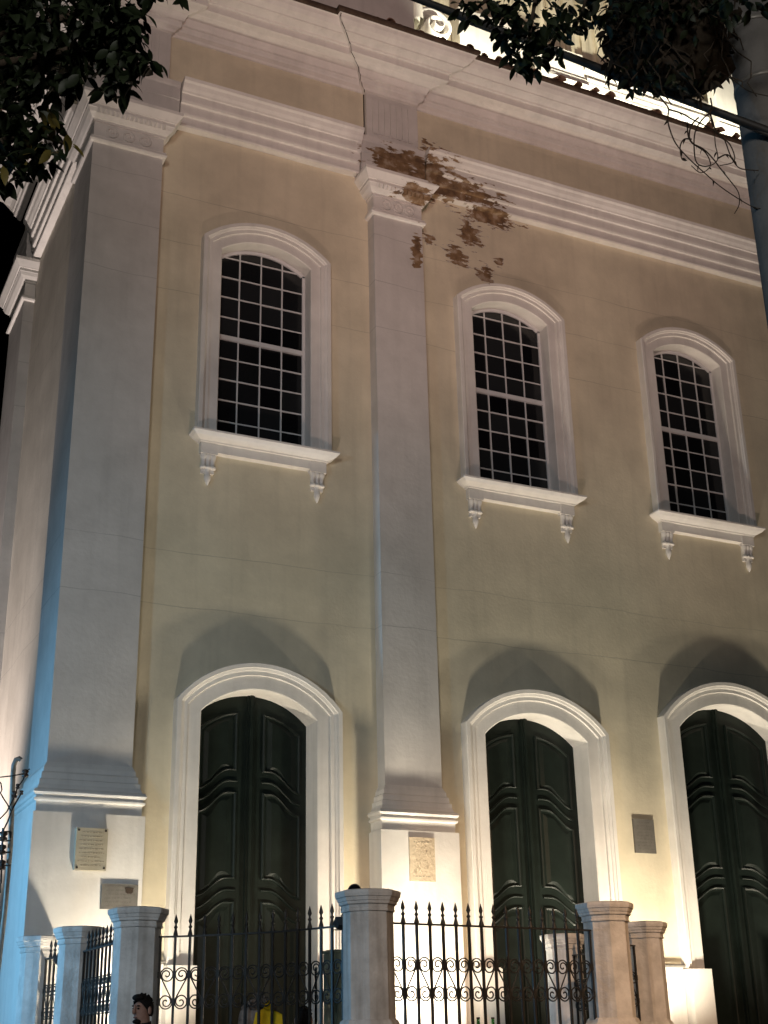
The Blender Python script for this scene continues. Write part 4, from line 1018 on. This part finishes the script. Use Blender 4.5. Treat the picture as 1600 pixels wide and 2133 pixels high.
# hanging clump of dead vine on the cable beside the pole
hc = at(1395, 110, 8.6)
clump = thing('vine_clump', hc, 'large dark clump of dead vine hanging on the cable beside the pole', 'vine clump')
random.seed(40); q = MB(); rows = []
n, m_ = 26, 16
for a in range(m_ + 1):
    th = pi * a / m_; row = []
    for b_ in range(n):
        ph = 2 * pi * b_ / n; dd = Vector((sin(th) * cos(ph), sin(th) * sin(ph), cos(th)))
        l = 1 + 0.16 * noise.noise(dd * 2.2) + 0.10 * noise.noise(dd * 6) + 0.05 * noise.noise(dd * 14)
        pxy = RT * (dd.x * 0.37 * l) + Vector((0, 0, 1)) * (dd.z * (0.80 if dd.z > 0 else 0.32) * l - 0.10 * dd.x) + FW * (dd.y * 0.36 * l)
        row.append(tuple(pxy))
    rows.append(row)
q.grid(rows, True, True); q.build('core', M['dryleaf'], clump)
CL3 = [(1290, 40, 46, 8.4, 60), (1340, 10, 60, 8.4, 60), (1275, 100, 26, 8.45, 26), (1400, -20, 70, 8.4, 60), (1500, 20, 50, 8.4, 40), (1330, 150, 40, 8.3, 40), (1400, 150, 50, 8.25, 50), (1460, 170, 36, 8.3, 34), (1300, 60, 60, 8.45, 60), (1350, 110, 60, 8.35, 60), (1420, 70, 70, 8.35, 70), (1480, 60, 60, 8.4, 60), (1480, 140, 40, 8.4, 30), (1290, 130, 36, 8.45, 26), (1320, 20, 60, 8.5, 50), (1450, 10, 70, 8.5, 60), (1275, 60, 22, 8.5, 16)]
foliage(clump, CL3, 0.075, None, None, 120, LD + LV[:1])
for k in range(14):
    u0, v0 = random.uniform(1280, 1520), random.uniform(-10, 60); pts = []
    for i in range(7): pts.append(at(u0, v0, 8.2)); u0 += random.uniform(-22, 30); v0 += random.uniform(8, 34)
    q = MB(); q.tube([p - hc for p in pts], random.uniform(0.003, 0.006), 5); q.build('twig', M['bark'], clump)
def vine(root, pts, r, d):
    P_ = [Vector((u, v, 0)) for u, v in pts]; S = []
    for i in range(len(P_) - 1):
        a = P_[max(0, i - 1)]; b = P_[i]; c = P_[i + 1]; e = P_[min(len(P_) - 1, i + 2)]
        for k in range(4):
            t = k / 4
            S.append(0.5 * ((2 * b) + (c - a) * t + (2 * a - 5 * b + 4 * c - e) * t * t + (3 * b - a - 3 * c + e) * t ** 3))
    S.append(P_[-1]); q = MB()
    q.tube([at(s.x, s.y, d + 0.05 * sin(i * 0.4)) - root.location for i, s in enumerate(S)], [r * (1 - 0.5 * i / len(S)) for i in range(len(S))], 5); q.build('stem', M['bark'], root)
    for i in range(3, len(S), 9):
        p = at(S[i].x, S[i].y, d); o = bpy.data.objects.new('leaf', LD[0]); C.objects.link(o); o.parent = root; o.matrix_local = leaf_matrix(p - root.location, 0.035)
vt = at(1365, 190, 8.25)
vines = thing('dead_vine', vt, 'tangle of bare dead vine stems dangling below the cable by the pole', 'vine')
random.seed(50)
for pts in ([(1362, 186), (1384, 213), (1393, 228), (1391, 250), (1399, 280), (1412, 305), (1440, 335), (1470, 362), (1500, 388), (1540, 415), (1577, 434), (1605, 431)],
            [(1393, 228), (1420, 236), (1445, 250), (1470, 262), (1505, 285), (1520, 320), (1534, 345), (1550, 353), (1580, 355)],
            [(1480, 205), (1482, 230), (1462, 250), (1448, 275), (1446, 310), (1452, 340), (1475, 346), (1495, 332), (1490, 300), (1488, 275), (1480, 245)],
            [(1455, 245), (1440, 262), (1436, 285), (1445, 300), (1470, 318), (1480, 345), (1460, 360), (1440, 345)],
            [(1432, 255), (1433, 280), (1442, 298), (1465, 310), (1485, 330), (1500, 350), (1520, 375), (1538, 400), (1540, 425), (1530, 445)],
            [(1479, 235), (1495, 280), (1520, 300), (1530, 335), (1500, 345)], [(1440, 290), (1425, 290), (1417, 305), (1420, 330), (1428, 335)], [(1495, 330), (1515, 322), (1530, 338)],
            [(1345, 192), (1335, 188), (1348, 186), (1350, 180)], [(1500, 150), (1530, 168), (1560, 190), (1600, 200)]):
    vine(vines, pts, 0.0055, 8.25)
